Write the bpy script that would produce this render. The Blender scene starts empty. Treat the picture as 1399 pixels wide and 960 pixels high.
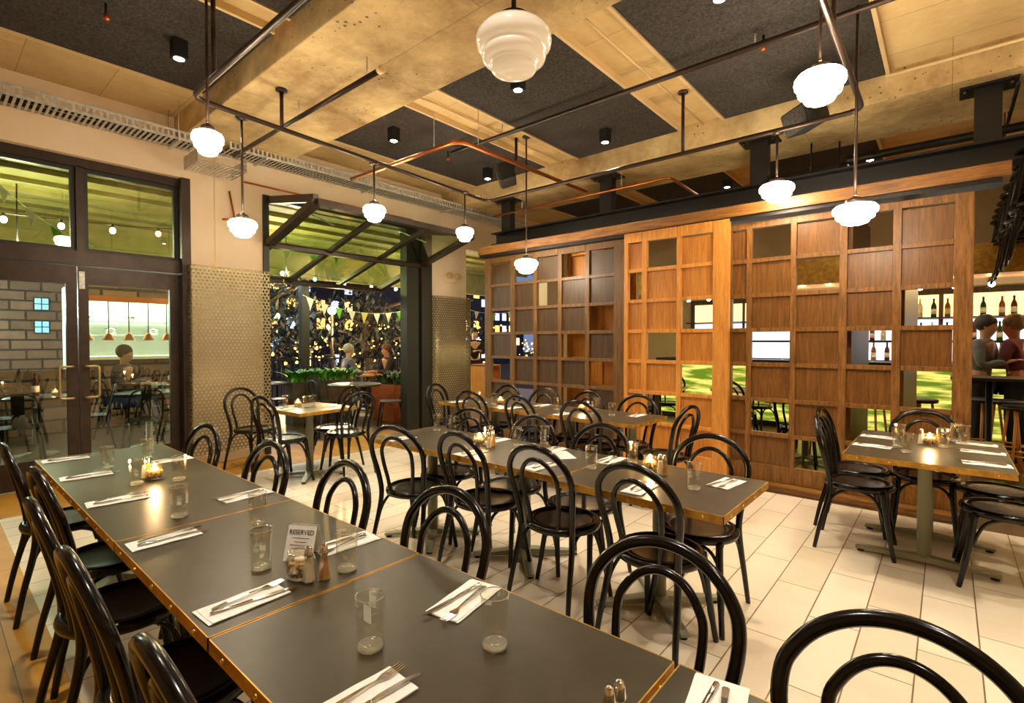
import bpy, bmesh, math, random
from mathutils import Vector, Matrix
random.seed(7)
PI = math.pi
scn = bpy.context.scene
COL = scn.collection

# ------------------------------------------------------------------ mesh helpers
class MB:
    def __init__(s): s.v = []; s.f = []; s.sm = []; s.mi = []; s.m = 0
    def add(s, vs, fs, smooth=False):
        b = len(s.v); s.v += [tuple(v) for v in vs]
        for f in fs: s.f.append([b + i for i in f]); s.sm.append(smooth); s.mi.append(s.m)
        return s
    def box(s, x0, x1, y0, y1, z0, z1, c=0.0):
        if x0 > x1: x0, x1 = x1, x0
        if y0 > y1: y0, y1 = y1, y0
        if z0 > z1: z0, z1 = z1, z0
        if c <= 0:
            vs = [(x, y, z) for z in (z0, z1) for y in (y0, y1) for x in (x0, x1)]
            return s.add(vs, [(0,2,3,1),(4,5,7,6),(0,1,5,4),(2,6,7,3),(0,4,6,2),(1,3,7,5)])
        bm = bmesh.new(); bmesh.ops.create_cube(bm, size=1)
        for v in bm.verts: v.co = Vector(((x0+x1)/2 + v.co.x*(x1-x0), (y0+y1)/2 + v.co.y*(y1-y0), (z0+z1)/2 + v.co.z*(z1-z0)))
        bmesh.ops.bevel(bm, geom=bm.edges[:], offset=c, segments=2, affect='EDGES', profile=.6)
        return s.bm(bm)
    def bm(s, bm, smooth=False, M=None):
        bm.verts.index_update()
        s.add([(M @ v.co if M else v.co) for v in bm.verts], [[v.index for v in f.verts] for f in bm.faces], smooth)
        bm.free(); return s
    def obox(s, c, ax, ay, az):
        """box from centre and three half-axis vectors"""
        c, ax, ay, az = map(Vector, (c, ax, ay, az))
        vs = [c + i*ax + j*ay + k*az for k in (-1,1) for j in (-1,1) for i in (-1,1)]
        return s.add(vs, [(0,2,3,1),(4,5,7,6),(0,1,5,4),(2,6,7,3),(0,4,6,2),(1,3,7,5)])
    def bar(s, a, b, w, h, up=(0,0,1)):
        a, b = Vector(a), Vector(b); d = b - a; u = Vector(up)
        r = d.cross(u).normalized(); u2 = r.cross(d).normalized()
        return s.obox((a+b)/2, r*w/2, d/2, u2*h/2)
    def tube(s, pts, r, n=10, closed=False, cap=True):
        pts = [Vector(p) for p in pts]; N = len(pts)
        rs = r if isinstance(r, (list, tuple)) else [r]*N
        tang = []
        for i in range(N):
            if closed: t = pts[(i+1) % N] - pts[i-1]
            else: t = pts[min(i+1, N-1)] - pts[max(i-1, 0)]
            tang.append(t.normalized() if t.length > 1e-9 else Vector((0,0,1)))
        ref = Vector((0,0,1)) if abs(tang[0].z) < .9 else Vector((0,1,0))
        nrm = (ref - tang[0]*ref.dot(tang[0])).normalized()
        vs = []
        for i in range(N):
            nrm = nrm - tang[i]*nrm.dot(tang[i])
            nrm = nrm.normalized() if nrm.length > 1e-6 else tang[i].orthogonal().normalized()
            bi = tang[i].cross(nrm)
            for k in range(n):
                a = 2*PI*k/n
                vs.append(pts[i] + (nrm*math.cos(a) + bi*math.sin(a))*rs[i])
        fs = []
        for i in range(N if closed else N-1):
            j = (i+1) % N
            for k in range(n):
                fs.append((i*n+k, i*n+(k+1) % n, j*n+(k+1) % n, j*n+k))
        s.add(vs, fs, True)
        if cap and not closed:
            b = len(s.v) - len(vs)
            s.f.append([b+k for k in range(n)][::-1]); s.sm.append(False); s.mi.append(s.m)
            s.f.append([b+(N-1)*n+k for k in range(n)]); s.sm.append(False); s.mi.append(s.m)
        return s
    def lathe(s, prof, n=24, c=(0,0,0), smooth=True):
        """prof: list of (r, z)"""
        vs = []; rings = []
        for r, z in prof:
            if r < 1e-6: rings.append([len(vs)]); vs.append((c[0], c[1], c[2]+z))
            else:
                rings.append(list(range(len(vs), len(vs)+n)))
                for k in range(n): a = 2*PI*k/n; vs.append((c[0]+r*math.cos(a), c[1]+r*math.sin(a), c[2]+z))
        fs = []
        for A, B in zip(rings, rings[1:]):
            if len(A) == 1 and len(B) == 1: continue
            for k in range(n):
                k2 = (k+1) % n
                if len(A) == 1: fs.append((A[0], B[k2], B[k]))
                elif len(B) == 1: fs.append((A[k], A[k2], B[0]))
                else: fs.append((A[k], A[k2], B[k2], B[k]))
        return s.add(vs, fs, smooth)
    def prism(s, poly, z0, z1):
        n = len(poly)
        vs = [(x, y, z0) for x, y in poly] + [(x, y, z1) for x, y in poly]
        fs = [list(range(n))[::-1], list(range(n, 2*n))] + [(i, (i+1) % n, n+(i+1) % n, n+i) for i in range(n)]
        return s.add(vs, fs)
    def sphere(s, c, r, n=12, m=8, sc=(1,1,1)):
        prof = [(max(0, math.sin(PI*i/m))*1.0, -math.cos(PI*i/m)) for i in range(m+1)]
        prof[0] = (0,-1); prof[-1] = (0,1)
        b = len(s.v); s.lathe(prof, n)
        for i in range(b, len(s.v)):
            x, y, z = s.v[i]; s.v[i] = (c[0]+x*r*sc[0], c[1]+y*r*sc[1], c[2]+z*r*sc[2])
        return s
    def xf(s, M, b=0):
        for i in range(b, len(s.v)): s.v[i] = tuple(M @ Vector(s.v[i]))
        return s
    def mesh(s, name, mats):
        me = bpy.data.meshes.new(name); me.from_pydata(s.v, [], s.f); me.update()
        for p, a, i in zip(me.polygons, s.sm, s.mi): p.use_smooth = a; p.material_index = i
        for m in (mats if isinstance(mats, (list, tuple)) else [mats]): me.materials.append(m)
        return me
    def build(s, name, mats, parent=None, loc=None, rz=0):
        o = bpy.data.objects.new(name, s.mesh(name, mats)); COL.objects.link(o)
        if parent: o.parent = parent
        if loc: o.location = loc
        if rz: o.rotation_euler.z = rz
        return o

def tag(o, label=None, cat=None, group=None, kind=None):
    if label: o['label'] = label
    if cat: o['category'] = cat
    if group: o['group'] = group
    if kind: o['kind'] = kind
    return o
def struct(o): o['kind'] = 'structure'; return o
def empty(name, loc=(0,0,0), rz=0):
    o = bpy.data.objects.new(name, None); o.empty_display_size = .1; COL.objects.link(o)
    o.location = loc; o.rotation_euler.z = rz; return o
def copy_tree(o, parent=None):
    c = o.copy(); COL.objects.link(c)
    if parent is not None: c.parent = parent
    for ch in [x for x in o.children]: copy_tree(ch, c)
    return c
class Proto:
    """first use returns the built thing itself, later uses return copies"""
    def __init__(s, root): s.r = root; s.used = False
    def place(s, loc, rz=0, label=None, group=None, cat=None, tilt=None):
        if not s.used: o = s.r; s.used = True
        else: o = copy_tree(s.r)
        o.location = loc; o.rotation_euler = (tilt[0] if tilt else 0, tilt[1] if tilt else 0, rz)
        tag(o, label, cat, group); return o
def arc(c, r, a0, a1, n, plane='xz'):
    out = []
    for i in range(n+1):
        a = a0 + (a1-a0)*i/n
        x, y = r*math.cos(a), r*math.sin(a)
        out.append({'xz': (c[0]+x, c[1], c[2]+y), 'xy': (c[0]+x, c[1]+y, c[2]), 'yz': (c[0], c[1]+x, c[2]+y)}[plane])
    return out
def smooth_path(pts, n=6, closed=False):
    """Catmull-Rom through pts"""
    P = [Vector(p) for p in pts]; N = len(P); out = []
    rng = range(N) if closed else range(N-1)
    for i in rng:
        if closed: p0, p1, p2, p3 = P[i-1], P[i], P[(i+1) % N], P[(i+2) % N]
        else: p0, p1, p2, p3 = P[max(i-1,0)], P[i], P[i+1], P[min(i+2,N-1)]
        for k in range(n):
            t = k/n
            out.append(.5*((2*p1) + (p2-p0)*t + (2*p0-5*p1+4*p2-p3)*t*t + (-p0+3*p1-3*p2+p3)*t**3))
    if not closed: out.append(P[-1])
    return out
def round_corners(pts, rad, n=5, closed=False):
    P = [Vector(p) for p in pts]; N = len(P); out = []
    for i in range(N):
        if not closed and i in (0, N-1): out.append(P[i]); continue
        a, b, c = P[i-1], P[i], P[(i+1) % N]
        u = (a-b).normalized(); w = (c-b).normalized()
        for k in range(n+1):
            t = k/n; p = b + u*rad*(1-t)**2 + w*rad*t**2
            out.append(p)
    return out

# ------------------------------------------------------------------ materials
def nt(name):
    m = bpy.data.materials.new(name); m.use_nodes = True
    t = m.node_tree; b = t.nodes['Principled BSDF']; return m, t, b
def L(t, a, b): t.links.new(a, b)
def srgb(r, g, b):
    f = lambda c: (c/255/12.92) if c/255 <= .04045 else ((c/255+.055)/1.055)**2.4
    return (f(r), f(g), f(b), 1)
def flat(name, rgb, rough=.5, metal=0, **k):
    m, t, b = nt(name); b.inputs['Base Color'].default_value = srgb(*rgb)
    b.inputs['Roughness'].default_value = rough; b.inputs['Metallic'].default_value = metal
    for kk, v in k.items():
        b.inputs[kk.replace('_', ' ')].default_value = v
    return m
def noisy(name, c1, c2, scale=4, rough=.6, metal=0, bump=0, bscale=None, stretch=(1,1,1), detail=6, spread=(.35,.65), coat=0):
    m, t, b = nt(name); N = t.nodes
    tc = N.new('ShaderNodeTexCoord'); mp = N.new('ShaderNodeMapping'); mp.inputs['Scale'].default_value = stretch
    L(t, tc.outputs['Object'], mp.inputs['Vector'])
    n = N.new('ShaderNodeTexNoise'); n.inputs['Scale'].default_value = scale; n.inputs['Detail'].default_value = detail; n.inputs['Roughness'].default_value = .65
    L(t, mp.outputs[0], n.inputs['Vector'])
    r = N.new('ShaderNodeValToRGB'); r.color_ramp.elements[0].position = spread[0]; r.color_ramp.elements[1].position = spread[1]
    r.color_ramp.elements[0].color = srgb(*c1); r.color_ramp.elements[1].color = srgb(*c2)
    L(t, n.outputs['Fac'], r.inputs['Fac']); L(t, r.outputs['Color'], b.inputs['Base Color'])
    b.inputs['Roughness'].default_value = rough; b.inputs['Metallic'].default_value = metal
    b.inputs['Coat Weight'].default_value = coat; b.inputs['Coat Roughness'].default_value = .08
    if bump:
        n2 = N.new('ShaderNodeTexNoise'); n2.inputs['Scale'].default_value = bscale or scale*6; n2.inputs['Detail'].default_value = 4
        L(t, mp.outputs[0], n2.inputs['Vector'])
        bp = N.new('ShaderNodeBump'); bp.inputs['Strength'].default_value = bump; bp.inputs['Distance'].default_value = .01
        L(t, n2.outputs['Fac'], bp.inputs['Height']); L(t, bp.outputs[0], b.inputs['Normal'])
    return m
def emis(name, rgb, st):
    m, t, b = nt(name); b.inputs['Base Color'].default_value = srgb(*rgb)
    b.inputs['Emission Color'].default_value = srgb(*rgb); b.inputs['Emission Strength'].default_value = st; return m
def concrete(name, c1, c2, pits=True):
    m, t, b = nt(name); N = t.nodes
    tc = N.new('ShaderNodeTexCoord')
    n1 = N.new('ShaderNodeTexNoise'); n1.inputs['Scale'].default_value = .9; n1.inputs['Detail'].default_value = 9; n1.inputs['Roughness'].default_value = .7
    L(t, tc.outputs['Object'], n1.inputs['Vector'])
    r1 = N.new('ShaderNodeValToRGB'); r1.color_ramp.elements[0].position = .38; r1.color_ramp.elements[1].position = .62
    r1.color_ramp.elements[0].color = srgb(*c1); r1.color_ramp.elements[1].color = srgb(*c2)
    L(t, n1.outputs['Fac'], r1.inputs['Fac'])
    v = N.new('ShaderNodeTexVoronoi'); v.inputs['Scale'].default_value = 16; v.inputs['Randomness'].default_value = 1
    n3 = N.new('ShaderNodeTexNoise'); n3.inputs['Scale'].default_value = 1.7; n3.inputs['Detail'].default_value = 3
    L(t, tc.outputs['Object'], v.inputs['Vector']); L(t, tc.outputs['Object'], n3.inputs['Vector'])
    a = N.new('ShaderNodeMath'); a.operation = 'MULTIPLY_ADD'; a.inputs[1].default_value = .9; a.inputs[2].default_value = -.39
    L(t, n3.outputs['Fac'], a.inputs[0])
    g = N.new('ShaderNodeMath'); g.operation = 'LESS_THAN'; L(t, v.outputs['Distance'], g.inputs[0]); L(t, a.outputs[0], g.inputs[1])
    mx = N.new('ShaderNodeMix'); mx.data_type = 'RGBA'
    g2 = N.new('ShaderNodeMath'); g2.operation = 'MULTIPLY'; g2.inputs[1].default_value = .75 if pits else 0
    L(t, g.outputs[0], g2.inputs[0]); L(t, g2.outputs[0], mx.inputs['Factor'])
    L(t, r1.outputs[0], mx.inputs['A']); mx.inputs['B'].default_value = srgb(c1[0]*.45, c1[1]*.42, c1[2]*.4)
    bk = N.new('ShaderNodeTexBrick'); bk.inputs['Scale'].default_value = 1; bk.inputs['Brick Width'].default_value = 2.4; bk.inputs['Row Height'].default_value = .62; bk.inputs['Mortar Size'].default_value = .003
    bk.inputs['Color1'].default_value = (1,1,1,1); bk.inputs['Color2'].default_value = (.88,.88,.87,1); bk.inputs['Mortar'].default_value = (.5,.47,.42,1)
    L(t, tc.outputs['Object'], bk.inputs['Vector'])
    m2 = N.new('ShaderNodeMix'); m2.data_type = 'RGBA'; m2.blend_type = 'MULTIPLY'; m2.inputs['Factor'].default_value = 1
    L(t, mx.outputs['Result'], m2.inputs['A']); L(t, bk.outputs['Color'], m2.inputs['B'])
    L(t, m2.outputs['Result'], b.inputs['Base Color']); b.inputs['Roughness'].default_value = .85
    n2 = N.new('ShaderNodeTexNoise'); n2.inputs['Scale'].default_value = 14; n2.inputs['Detail'].default_value = 6
    L(t, tc.outputs['Object'], n2.inputs['Vector'])
    bp = N.new('ShaderNodeBump'); bp.inputs['Strength'].default_value = .35; bp.inputs['Distance'].default_value = .02
    L(t, n2.outputs['Fac'], bp.inputs['Height']); L(t, bp.outputs[0], b.inputs['Normal'])
    return m
def woodm(name, c1, c2, stretch, rough=.45, scale=3.0, coat=0.0):
    m, t, b = nt(name); N = t.nodes
    tc = N.new('ShaderNodeTexCoord'); mp = N.new('ShaderNodeMapping'); mp.inputs['Scale'].default_value = stretch
    L(t, tc.outputs['Object'], mp.inputs['Vector'])
    n = N.new('ShaderNodeTexNoise'); n.inputs['Scale'].default_value = scale; n.inputs['Detail'].default_value = 8; n.inputs['Distortion'].default_value = .6; n.inputs['Roughness'].default_value = .6
    L(t, mp.outputs[0], n.inputs['Vector'])
    n2 = N.new('ShaderNodeTexNoise'); n2.inputs['Scale'].default_value = scale*7; n2.inputs['Detail'].default_value = 3
    L(t, mp.outputs[0], n2.inputs['Vector'])
    ad = N.new('ShaderNodeMath'); ad.operation = 'MULTIPLY_ADD'; ad.inputs[1].default_value = .35; L(t, n2.outputs['Fac'], ad.inputs[0]); L(t, n.outputs['Fac'], ad.inputs[2])
    r = N.new('ShaderNodeValToRGB'); r.color_ramp.elements[0].position = .5; r.color_ramp.elements[1].position = .85
    r.color_ramp.elements[0].color = srgb(*c1); r.color_ramp.elements[1].color = srgb(*c2)
    L(t, ad.outputs[0], r.inputs['Fac']); L(t, r.outputs[0], b.inputs['Base Color'])
    b.inputs['Roughness'].default_value = rough; b.inputs['Coat Weight'].default_value = coat
    bp = N.new('ShaderNodeBump'); bp.inputs['Strength'].default_value = .12; bp.inputs['Distance'].default_value = .004
    L(t, n2.outputs['Fac'], bp.inputs['Height']); L(t, bp.outputs[0], b.inputs['Normal'])
    return m
def brickm(name, c1, c2, mortar, w, h, ms=.004, off=.5, rough=.5, rot=0, noise=.25, bump=.3, coat=0, loc=(0,0,0), vert=None, freq=2):
    m, t, b = nt(name); N = t.nodes
    tc = N.new('ShaderNodeTexCoord'); mp = N.new('ShaderNodeMapping')
    mp.inputs['Rotation'].default_value = vert or (0,0,rot); mp.inputs['Location'].default_value = loc
    L(t, tc.outputs['Object'], mp.inputs['Vector'])
    br = N.new('ShaderNodeTexBrick'); br.offset = off; br.offset_frequency = freq; br.inputs['Scale'].default_value = 1
    br.inputs['Brick Width'].default_value = w; br.inputs['Row Height'].default_value = h; br.inputs['Mortar Size'].default_value = ms
    br.inputs['Mortar Smooth'].default_value = .2
    br.inputs['Color1'].default_value = srgb(*c1); br.inputs['Color2'].default_value = srgb(*c2); br.inputs['Mortar'].default_value = srgb(*mortar)
    L(t, mp.outputs[0], br.inputs['Vector'])
    n = N.new('ShaderNodeTexNoise'); n.inputs['Scale'].default_value = 5; n.inputs['Detail'].default_value = 8; n.inputs['Roughness'].default_value = .75
    L(t, tc.outputs['Object'], n.inputs['Vector'])
    hs = N.new('ShaderNodeMath'); hs.operation = 'MULTIPLY_ADD'; hs.inputs[1].default_value = noise*2; hs.inputs[2].default_value = 1-noise
    L(t, n.outputs['Fac'], hs.inputs[0])
    mu = N.new('ShaderNodeMix'); mu.data_type = 'RGBA'; mu.blend_type = 'MULTIPLY'; mu.inputs['Factor'].default_value = 1
    L(t, br.outputs['Color'], mu.inputs['A']); L(t, hs.outputs[0], mu.inputs['B'])
    L(t, mu.outputs['Result'], b.inputs['Base Color']); b.inputs['Roughness'].default_value = rough; b.inputs['Coat Weight'].default_value = coat
    iv = N.new('ShaderNodeMath'); iv.operation = 'SUBTRACT'; iv.inputs[0].default_value = 1; L(t, br.outputs['Fac'], iv.inputs[1])
    bp = N.new('ShaderNodeBump'); bp.inputs['Strength'].default_value = bump; bp.inputs['Distance'].default_value = .004
    L(t, iv.outputs[0], bp.inputs['Height']); L(t, bp.outputs[0], b.inputs['Normal'])
    return m
def glass_sheet(name, tint=(235,240,235), refl=.10, rough=0.0):
    m = bpy.data.materials.new(name); m.use_nodes = True; t = m.node_tree; N = t.nodes; N.clear()
    o = N.new('ShaderNodeOutputMaterial'); mx = N.new('ShaderNodeMixShader'); tr = N.new('ShaderNodeBsdfTransparent'); gl = N.new('ShaderNodeBsdfGlossy')
    tr.inputs['Color'].default_value = srgb(*tint); gl.inputs['Roughness'].default_value = rough; gl.inputs['Color'].default_value = (1,1,1,1)
    fr = N.new('ShaderNodeLayerWeight'); fr.inputs['Blend'].default_value = .5
    pw = N.new('ShaderNodeMath'); pw.operation = 'POWER'; pw.inputs[1].default_value = 4.5; L(t, fr.outputs['Facing'], pw.inputs[0])
    ad = N.new('ShaderNodeMath'); ad.operation = 'MULTIPLY_ADD'; ad.inputs[1].default_value = .8; ad.inputs[2].default_value = refl; ad.use_clamp = True
    L(t, pw.outputs[0], ad.inputs[0]); L(t, ad.outputs[0], mx.inputs[0]); L(t, tr.outputs[0], mx.inputs[1]); L(t, gl.outputs[0], mx.inputs[2]); L(t, mx.outputs[0], o.inputs[0])
    return m
def perforated(name):
    """hex pattern of round holes in u = object Y, v = object Z"""
    m, t, b = nt(name); N = t.nodes
    b.inputs['Base Color'].default_value = srgb(160,150,112); b.inputs['Metallic'].default_value = .6; b.inputs['Roughness'].default_value = .38
    uv = N.new('ShaderNodeUVMap'); sp = N.new('ShaderNodeSeparateXYZ'); L(t, uv.outputs[0], sp.inputs[0])
    def mth(op, a, bb=None, c=None):
        n = N.new('ShaderNodeMath'); n.operation = op
        for i, x in enumerate((a, bb, c)):
            if x is None: continue
            if isinstance(x, (int, float)): n.inputs[i].default_value = x
            else: L(t, x, n.inputs[i])
        return n.outputs[0]
    P, Q = .045, .045*1.732
    def dist(ox, oy):
        fx = mth('SUBTRACT', mth('FRACT', mth('MULTIPLY_ADD', sp.outputs[0], 1/P, ox)), .5)
        fy = mth('SUBTRACT', mth('FRACT', mth('MULTIPLY_ADD', sp.outputs[1], 1/Q, oy)), .5)
        fx = mth('MULTIPLY', fx, P); fy = mth('MULTIPLY', fy, Q)
        return mth('SQRT', mth('ADD', mth('MULTIPLY', fx, fx), mth('MULTIPLY', fy, fy)))
    d = mth('MINIMUM', dist(0,0), dist(.5,.5))
    hole = mth('LESS_THAN', d, .0150)
    o = N['Material Output']; mx = N.new('ShaderNodeMixShader'); tr = N.new('ShaderNodeBsdfTransparent')
    L(t, hole, mx.inputs[0]); L(t, b.outputs[0], mx.inputs[1]); L(t, tr.outputs[0], mx.inputs[2]); L(t, mx.outputs[0], o.inputs['Surface'])
    return m

M = {}
M['conc'] = concrete('raw concrete', (158,128,82), (232,206,150))
M['concs'] = concrete('smooth concrete', (206,176,120), (228,200,146), False)
M['wall'] = noisy('cream plaster', (238,216,184), (244,226,198), 2, .8, bump=.05)
M['wall2'] = noisy('cream board', (198,178,138), (210,190,150), 2, .8)
M['felt'] = noisy('charcoal acoustic felt', (18,18,18), (78,72,66), 55, .95, bump=.6, bscale=140, detail=5, spread=(.3,.7))
M['trim'] = flat('painted metal trim', (222,196,148), .5, .2)
M['tile'] = brickm('limestone plank tile', (226,210,184), (212,195,166), (120,98,68), .67, .225, .0035, .5, .32, rot=PI/2, noise=.13, loc=(.02,.09,0))
M['floorwood'] = brickm('golden floorboards', (198,146,56), (178,126,46), (96,58,20), 1.9, .16, .002, .37, .5, noise=.35, bump=.1, loc=(0,.07,0))
M['floorwood'].node_tree.nodes['Principled BSDF'].inputs['Specular IOR Level'].default_value = .2
M['floordark'] = brickm('dark floorboards', (92,66,40), (72,52,32), (30,22,14), 1.4, .13, .002, .37, .3, rot=PI/2, noise=.4, bump=.15, coat=.2)
M['black'] = flat('black painted steel', (30,27,25), .45, .3)
M['bronze'] = noisy('dark bronze aluminium', (58,48,42), (72,60,52), 6, .4, .5)
M['bronze2'] = flat('charcoal aluminium', (52,52,46), .45, .4)
M['pipe'] = flat('dark brown steel pipe', (62,48,40), .35, .6)
M['copper'] = flat('copper pipe', (196,112,58), .3, .9)
M['galv'] = noisy('galvanised steel', (176,178,172), (224,224,216), 30, .4, .35)
M['lac'] = flat('black lacquered bentwood', (9,7,6), .2, 0, Specular_IOR_Level=.42)
M['lacbrown'] = noisy('dark brown lacquered seat', (18,10,8), (36,20,14), 8, .26, coat=.1)
M['top'] = noisy('dark olive grey laminate', (58,51,35), (68,60,42), 9, .36, bump=.02)
M['top'].node_tree.nodes['Principled BSDF'].inputs['Specular IOR Level'].default_value = .38
M['brass'] = noisy('aged brass edging', (176,128,48), (226,176,78), 14, .38, .6)
M['stud'] = flat('brass stud', (226,184,96), .25, .9)
M['ped'] = flat('sage painted metal', (150,150,122), .45, .2)
M['napkin'] = noisy('white paper napkin', (238,234,224), (250,247,240), 30, .85, bump=.1)
M['steel'] = flat('polished cutlery steel', (200,196,188), .14, 1)
M['chrome'] = flat('chrome', (230,226,218), .08, 1)
M['salt'] = flat('white salt', (244,238,222), .7)
M['pepper'] = flat('ground pepper mustard', (196,140,56), .8)
M['glass'] = glass_sheet('clear tumbler glass', (253,252,244), .19)
M['thickglass'] = flat('thick glass base', (255,252,240), .04, 0, Transmission_Weight=.86, IOR=1.4)
M['ambglass'] = flat('amber mosaic glass', (255,214,130), .12, 0, Transmission_Weight=.8, IOR=1.3)
M['beans'] = noisy('dark candle filling', (50,30,14), (216,168,84), 90, .6, detail=2, spread=(.45,.55))
M['flame'] = emis('candle flame', (255,206,120), 30)
M['wax'] = emis('glowing wax', (255,190,110), 2.5)
M['pane'] = glass_sheet('window glass', (225,232,222), .07)
M['gpane'] = glass_sheet('green tinted glass', (226,236,214), .05)
M['perf'] = perforated('perforated metal')
M['handle'] = flat('worn brass handle', (190,172,128), .3, .8)
M['oakf'] = woodm('dark oak frame', (76,52,22), (124,86,38), (14,14,1.2))
M['oak'] = woodm('brown oak', (92,58,20), (152,102,42), (14,14,1.2))
M['oakp'] = woodm('brown oak panel', (88,54,18), (132,86,32), (16,16,1.1), .4)
M['oakd'] = woodm('dark oak panel', (52,35,15), (82,56,25), (16,16,1.1), .45)
M['oakl'] = woodm('honey oak', (184,116,42), (220,154,70), (14,14,1.2), .4)
M['oaklp'] = woodm('honey oak panel', (170,104,34), (204,138,54), (16,16,1.0), .4)
M['oakh'] = woodm('oak header', (96,60,22), (152,102,42), (1.2,14,14))
M['planter'] = woodm('red cedar', (140,66,30), (180,92,44), (4,1,10), .5)
M['shade'] = None
M['blackplastic'] = flat('black plastic', (22,22,22), .5)
M['leaf'] = noisy('bright green leaf', (40,120,20), (110,190,50), 14, .5)
M['leafd'] = noisy('dark green leaf', (22,48,20), (50,84,36), 10, .5)
M['bark'] = noisy('bark', (50,38,28), (80,64,48), 12, .9, bump=.4)
M['treeleaf'] = noisy('night tree leaf', (22,30,26), (58,66,50), 3, .7)
M['soffit'] = noisy('olive terrace soffit', (136,126,64), (160,148,84), 3, .7)
M['brick'] = brickm('brown brick', (150,112,92), (110,84,72), (44,40,38), .50, .21, .022, .5, .85, vert=(-PI/2,-PI/2,0), noise=.4)
M['pave'] = noisy('dark paving', (72,64,54), (104,92,74), 6, .35)
M['night'] = flat('night ground', (26,28,30), .9)
M['bldg'] = noisy('night building', (44,46,54), (66,68,76), 2, .8)

def shade_mat(name, st, rgb=(255,240,214)):
    m, t, b = nt(name); b.inputs['Base Color'].default_value = srgb(250,244,232); b.inputs['Roughness'].default_value = .15
    b.inputs['Emission Color'].default_value = srgb(*rgb); b.inputs['Emission Strength'].default_value = st
    b.inputs['Coat Weight'].default_value = .5
    return m
M['shade'] = shade_mat('lit opal glass', 20.0, (255,235,204))
M['shade1'] = shade_mat('dim lit opal glass', .10, (255,226,186))
M['lens'] = emis('lamp lens', (255,246,230), 25)

ZC = 3.95      # slab
ZB = 3.68      # beam soffit
T = .735       # table top height

# ------------------------------------------------------------------ the setting
FX = -6.62     # face of the left wall
o = MB().box(-5.82, 4.2, .40, 5.28, -.1, 0).build('floor', M['tile']); struct(o)
m = MB(); m.box(-6.9, 4.2, -4.2, .40, -.1, 0); m.box(-6.9, -5.82, .40, 5.28, -.1, 0)
struct(m.build('floor', M['floorwood']))
struct(MB().box(-6.9, 4.2, 5.28, 11, -.1, 0).build('floor', M['floordark']))
struct(MB().box(-6.9, 4.2, -4.2, 11, ZC, ZC+.2).build('ceiling', M['concs']))
for y0, y1 in ((1.90, 3.04), (5.87, 6.95), (-2.6, -1.5)):
    struct(MB().box(FX, 4.1, y0, y1, ZB, ZC+.02, .012).build('ceiling_beam', M['conc']))
m = MB()
m.box(-6.9, FX, -4.2, 2.05, 3.30, ZC); m.box(-6.9, FX, -4.2, -1.1, 0, 3.30)
m.box(-6.9, FX, 2.05, 2.86, 0, ZC); m.box(-6.9, FX, 2.86, 5.62, 3.30, ZC)
m.box(-6.9, FX, 5.62, 6.45, 0, ZC); m.box(-6.9, FX, 6.45, 8.9, 3.1, ZC); m.box(-6.9, FX, 8.9, 11, 0, ZC)
struct(m.build('wall_left', M['wall']))
struct(MB().box(-6.9, 4.2, -4.4, -4.2, 0, ZC).build('wall_back', M['wall']))
struct(MB().box(4.1, 4.3, -4.2, 11, 0, ZC).build('wall_right', M['wall']))
struct(MB().box(-6.9, 4.2, 11, 11.2, 0, ZC).build('wall_front', M['wall2']))
struct(MB().box(FX, FX+.015, -4.2, -1.1, 0, .12).build('baseboard_left', M['bronze']))
# joint lines in the pier
m = MB(); m.box(FX, FX+.006, 2.30, 2.312, 2.3, 3.6); struct(m.build('trim_1', M['trim']))

# acoustic panels
for (x0, x1, y0, y1, w) in ((-5.65,-4.12,-.6,1.88,'front left corner above the cable tray side'), (-3.82,-2.40,-.6,1.88,'front bay, second from the glass doors'), (-1.9,-.47,-.6,1.88,'front bay over the long table'),
        (-5.72,-4.33,3.06,5.80,'middle bay beside the folding window'), (-3.80,-2.42,3.06,5.82,'middle bay centre behind the large near lamp'), (-1.90,-.47,3.06,5.84,'middle bay at the right, over the square table'),
        (-5.6,-4.2,7.0,9.2,'far bay behind the wooden screen, left'), (-3.9,-2.5,7.0,9.2,'far bay behind the wooden screen, middle'), (-2.1,-.7,7.0,9.2,'far bay behind the wooden screen, right'), (.4,2.0,-.6,1.88,'front bay, far right')):
    p = MB().box(x0, x1, y0, y1, ZC-.05, ZC, .006).build('acoustic_panel', M['felt'])
    tag(p, 'charcoal felt acoustic ceiling panel, ' + w, 'ceiling panel', 'felt ceiling panels')
    for xx in (x0-.035, x1+.005): MB().box(xx, xx+.03, y0, y1, ZC-.06, ZC).build('trim_rail', M['trim'], p)
for k, xx in enumerate((-4.1, -2.15)):
    c = MB().tube([(xx, 3.05, ZC-.03), (xx, 5.86, ZC-.03)], .012, 8).build('conduit', M['trim'])
    tag(c, ('thin cream conduit between the left and centre middle panels', 'thin cream conduit between the centre and right middle panels')[k], 'conduit')
c = MB().tube([(-.47, 5.85, ZC-.06), (4.0, 5.85, ZC-.06)], .016, 8).build('conduit', M['trim']); tag(c, 'pale conduit along the top of the far concrete beam, right', 'conduit')

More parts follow.
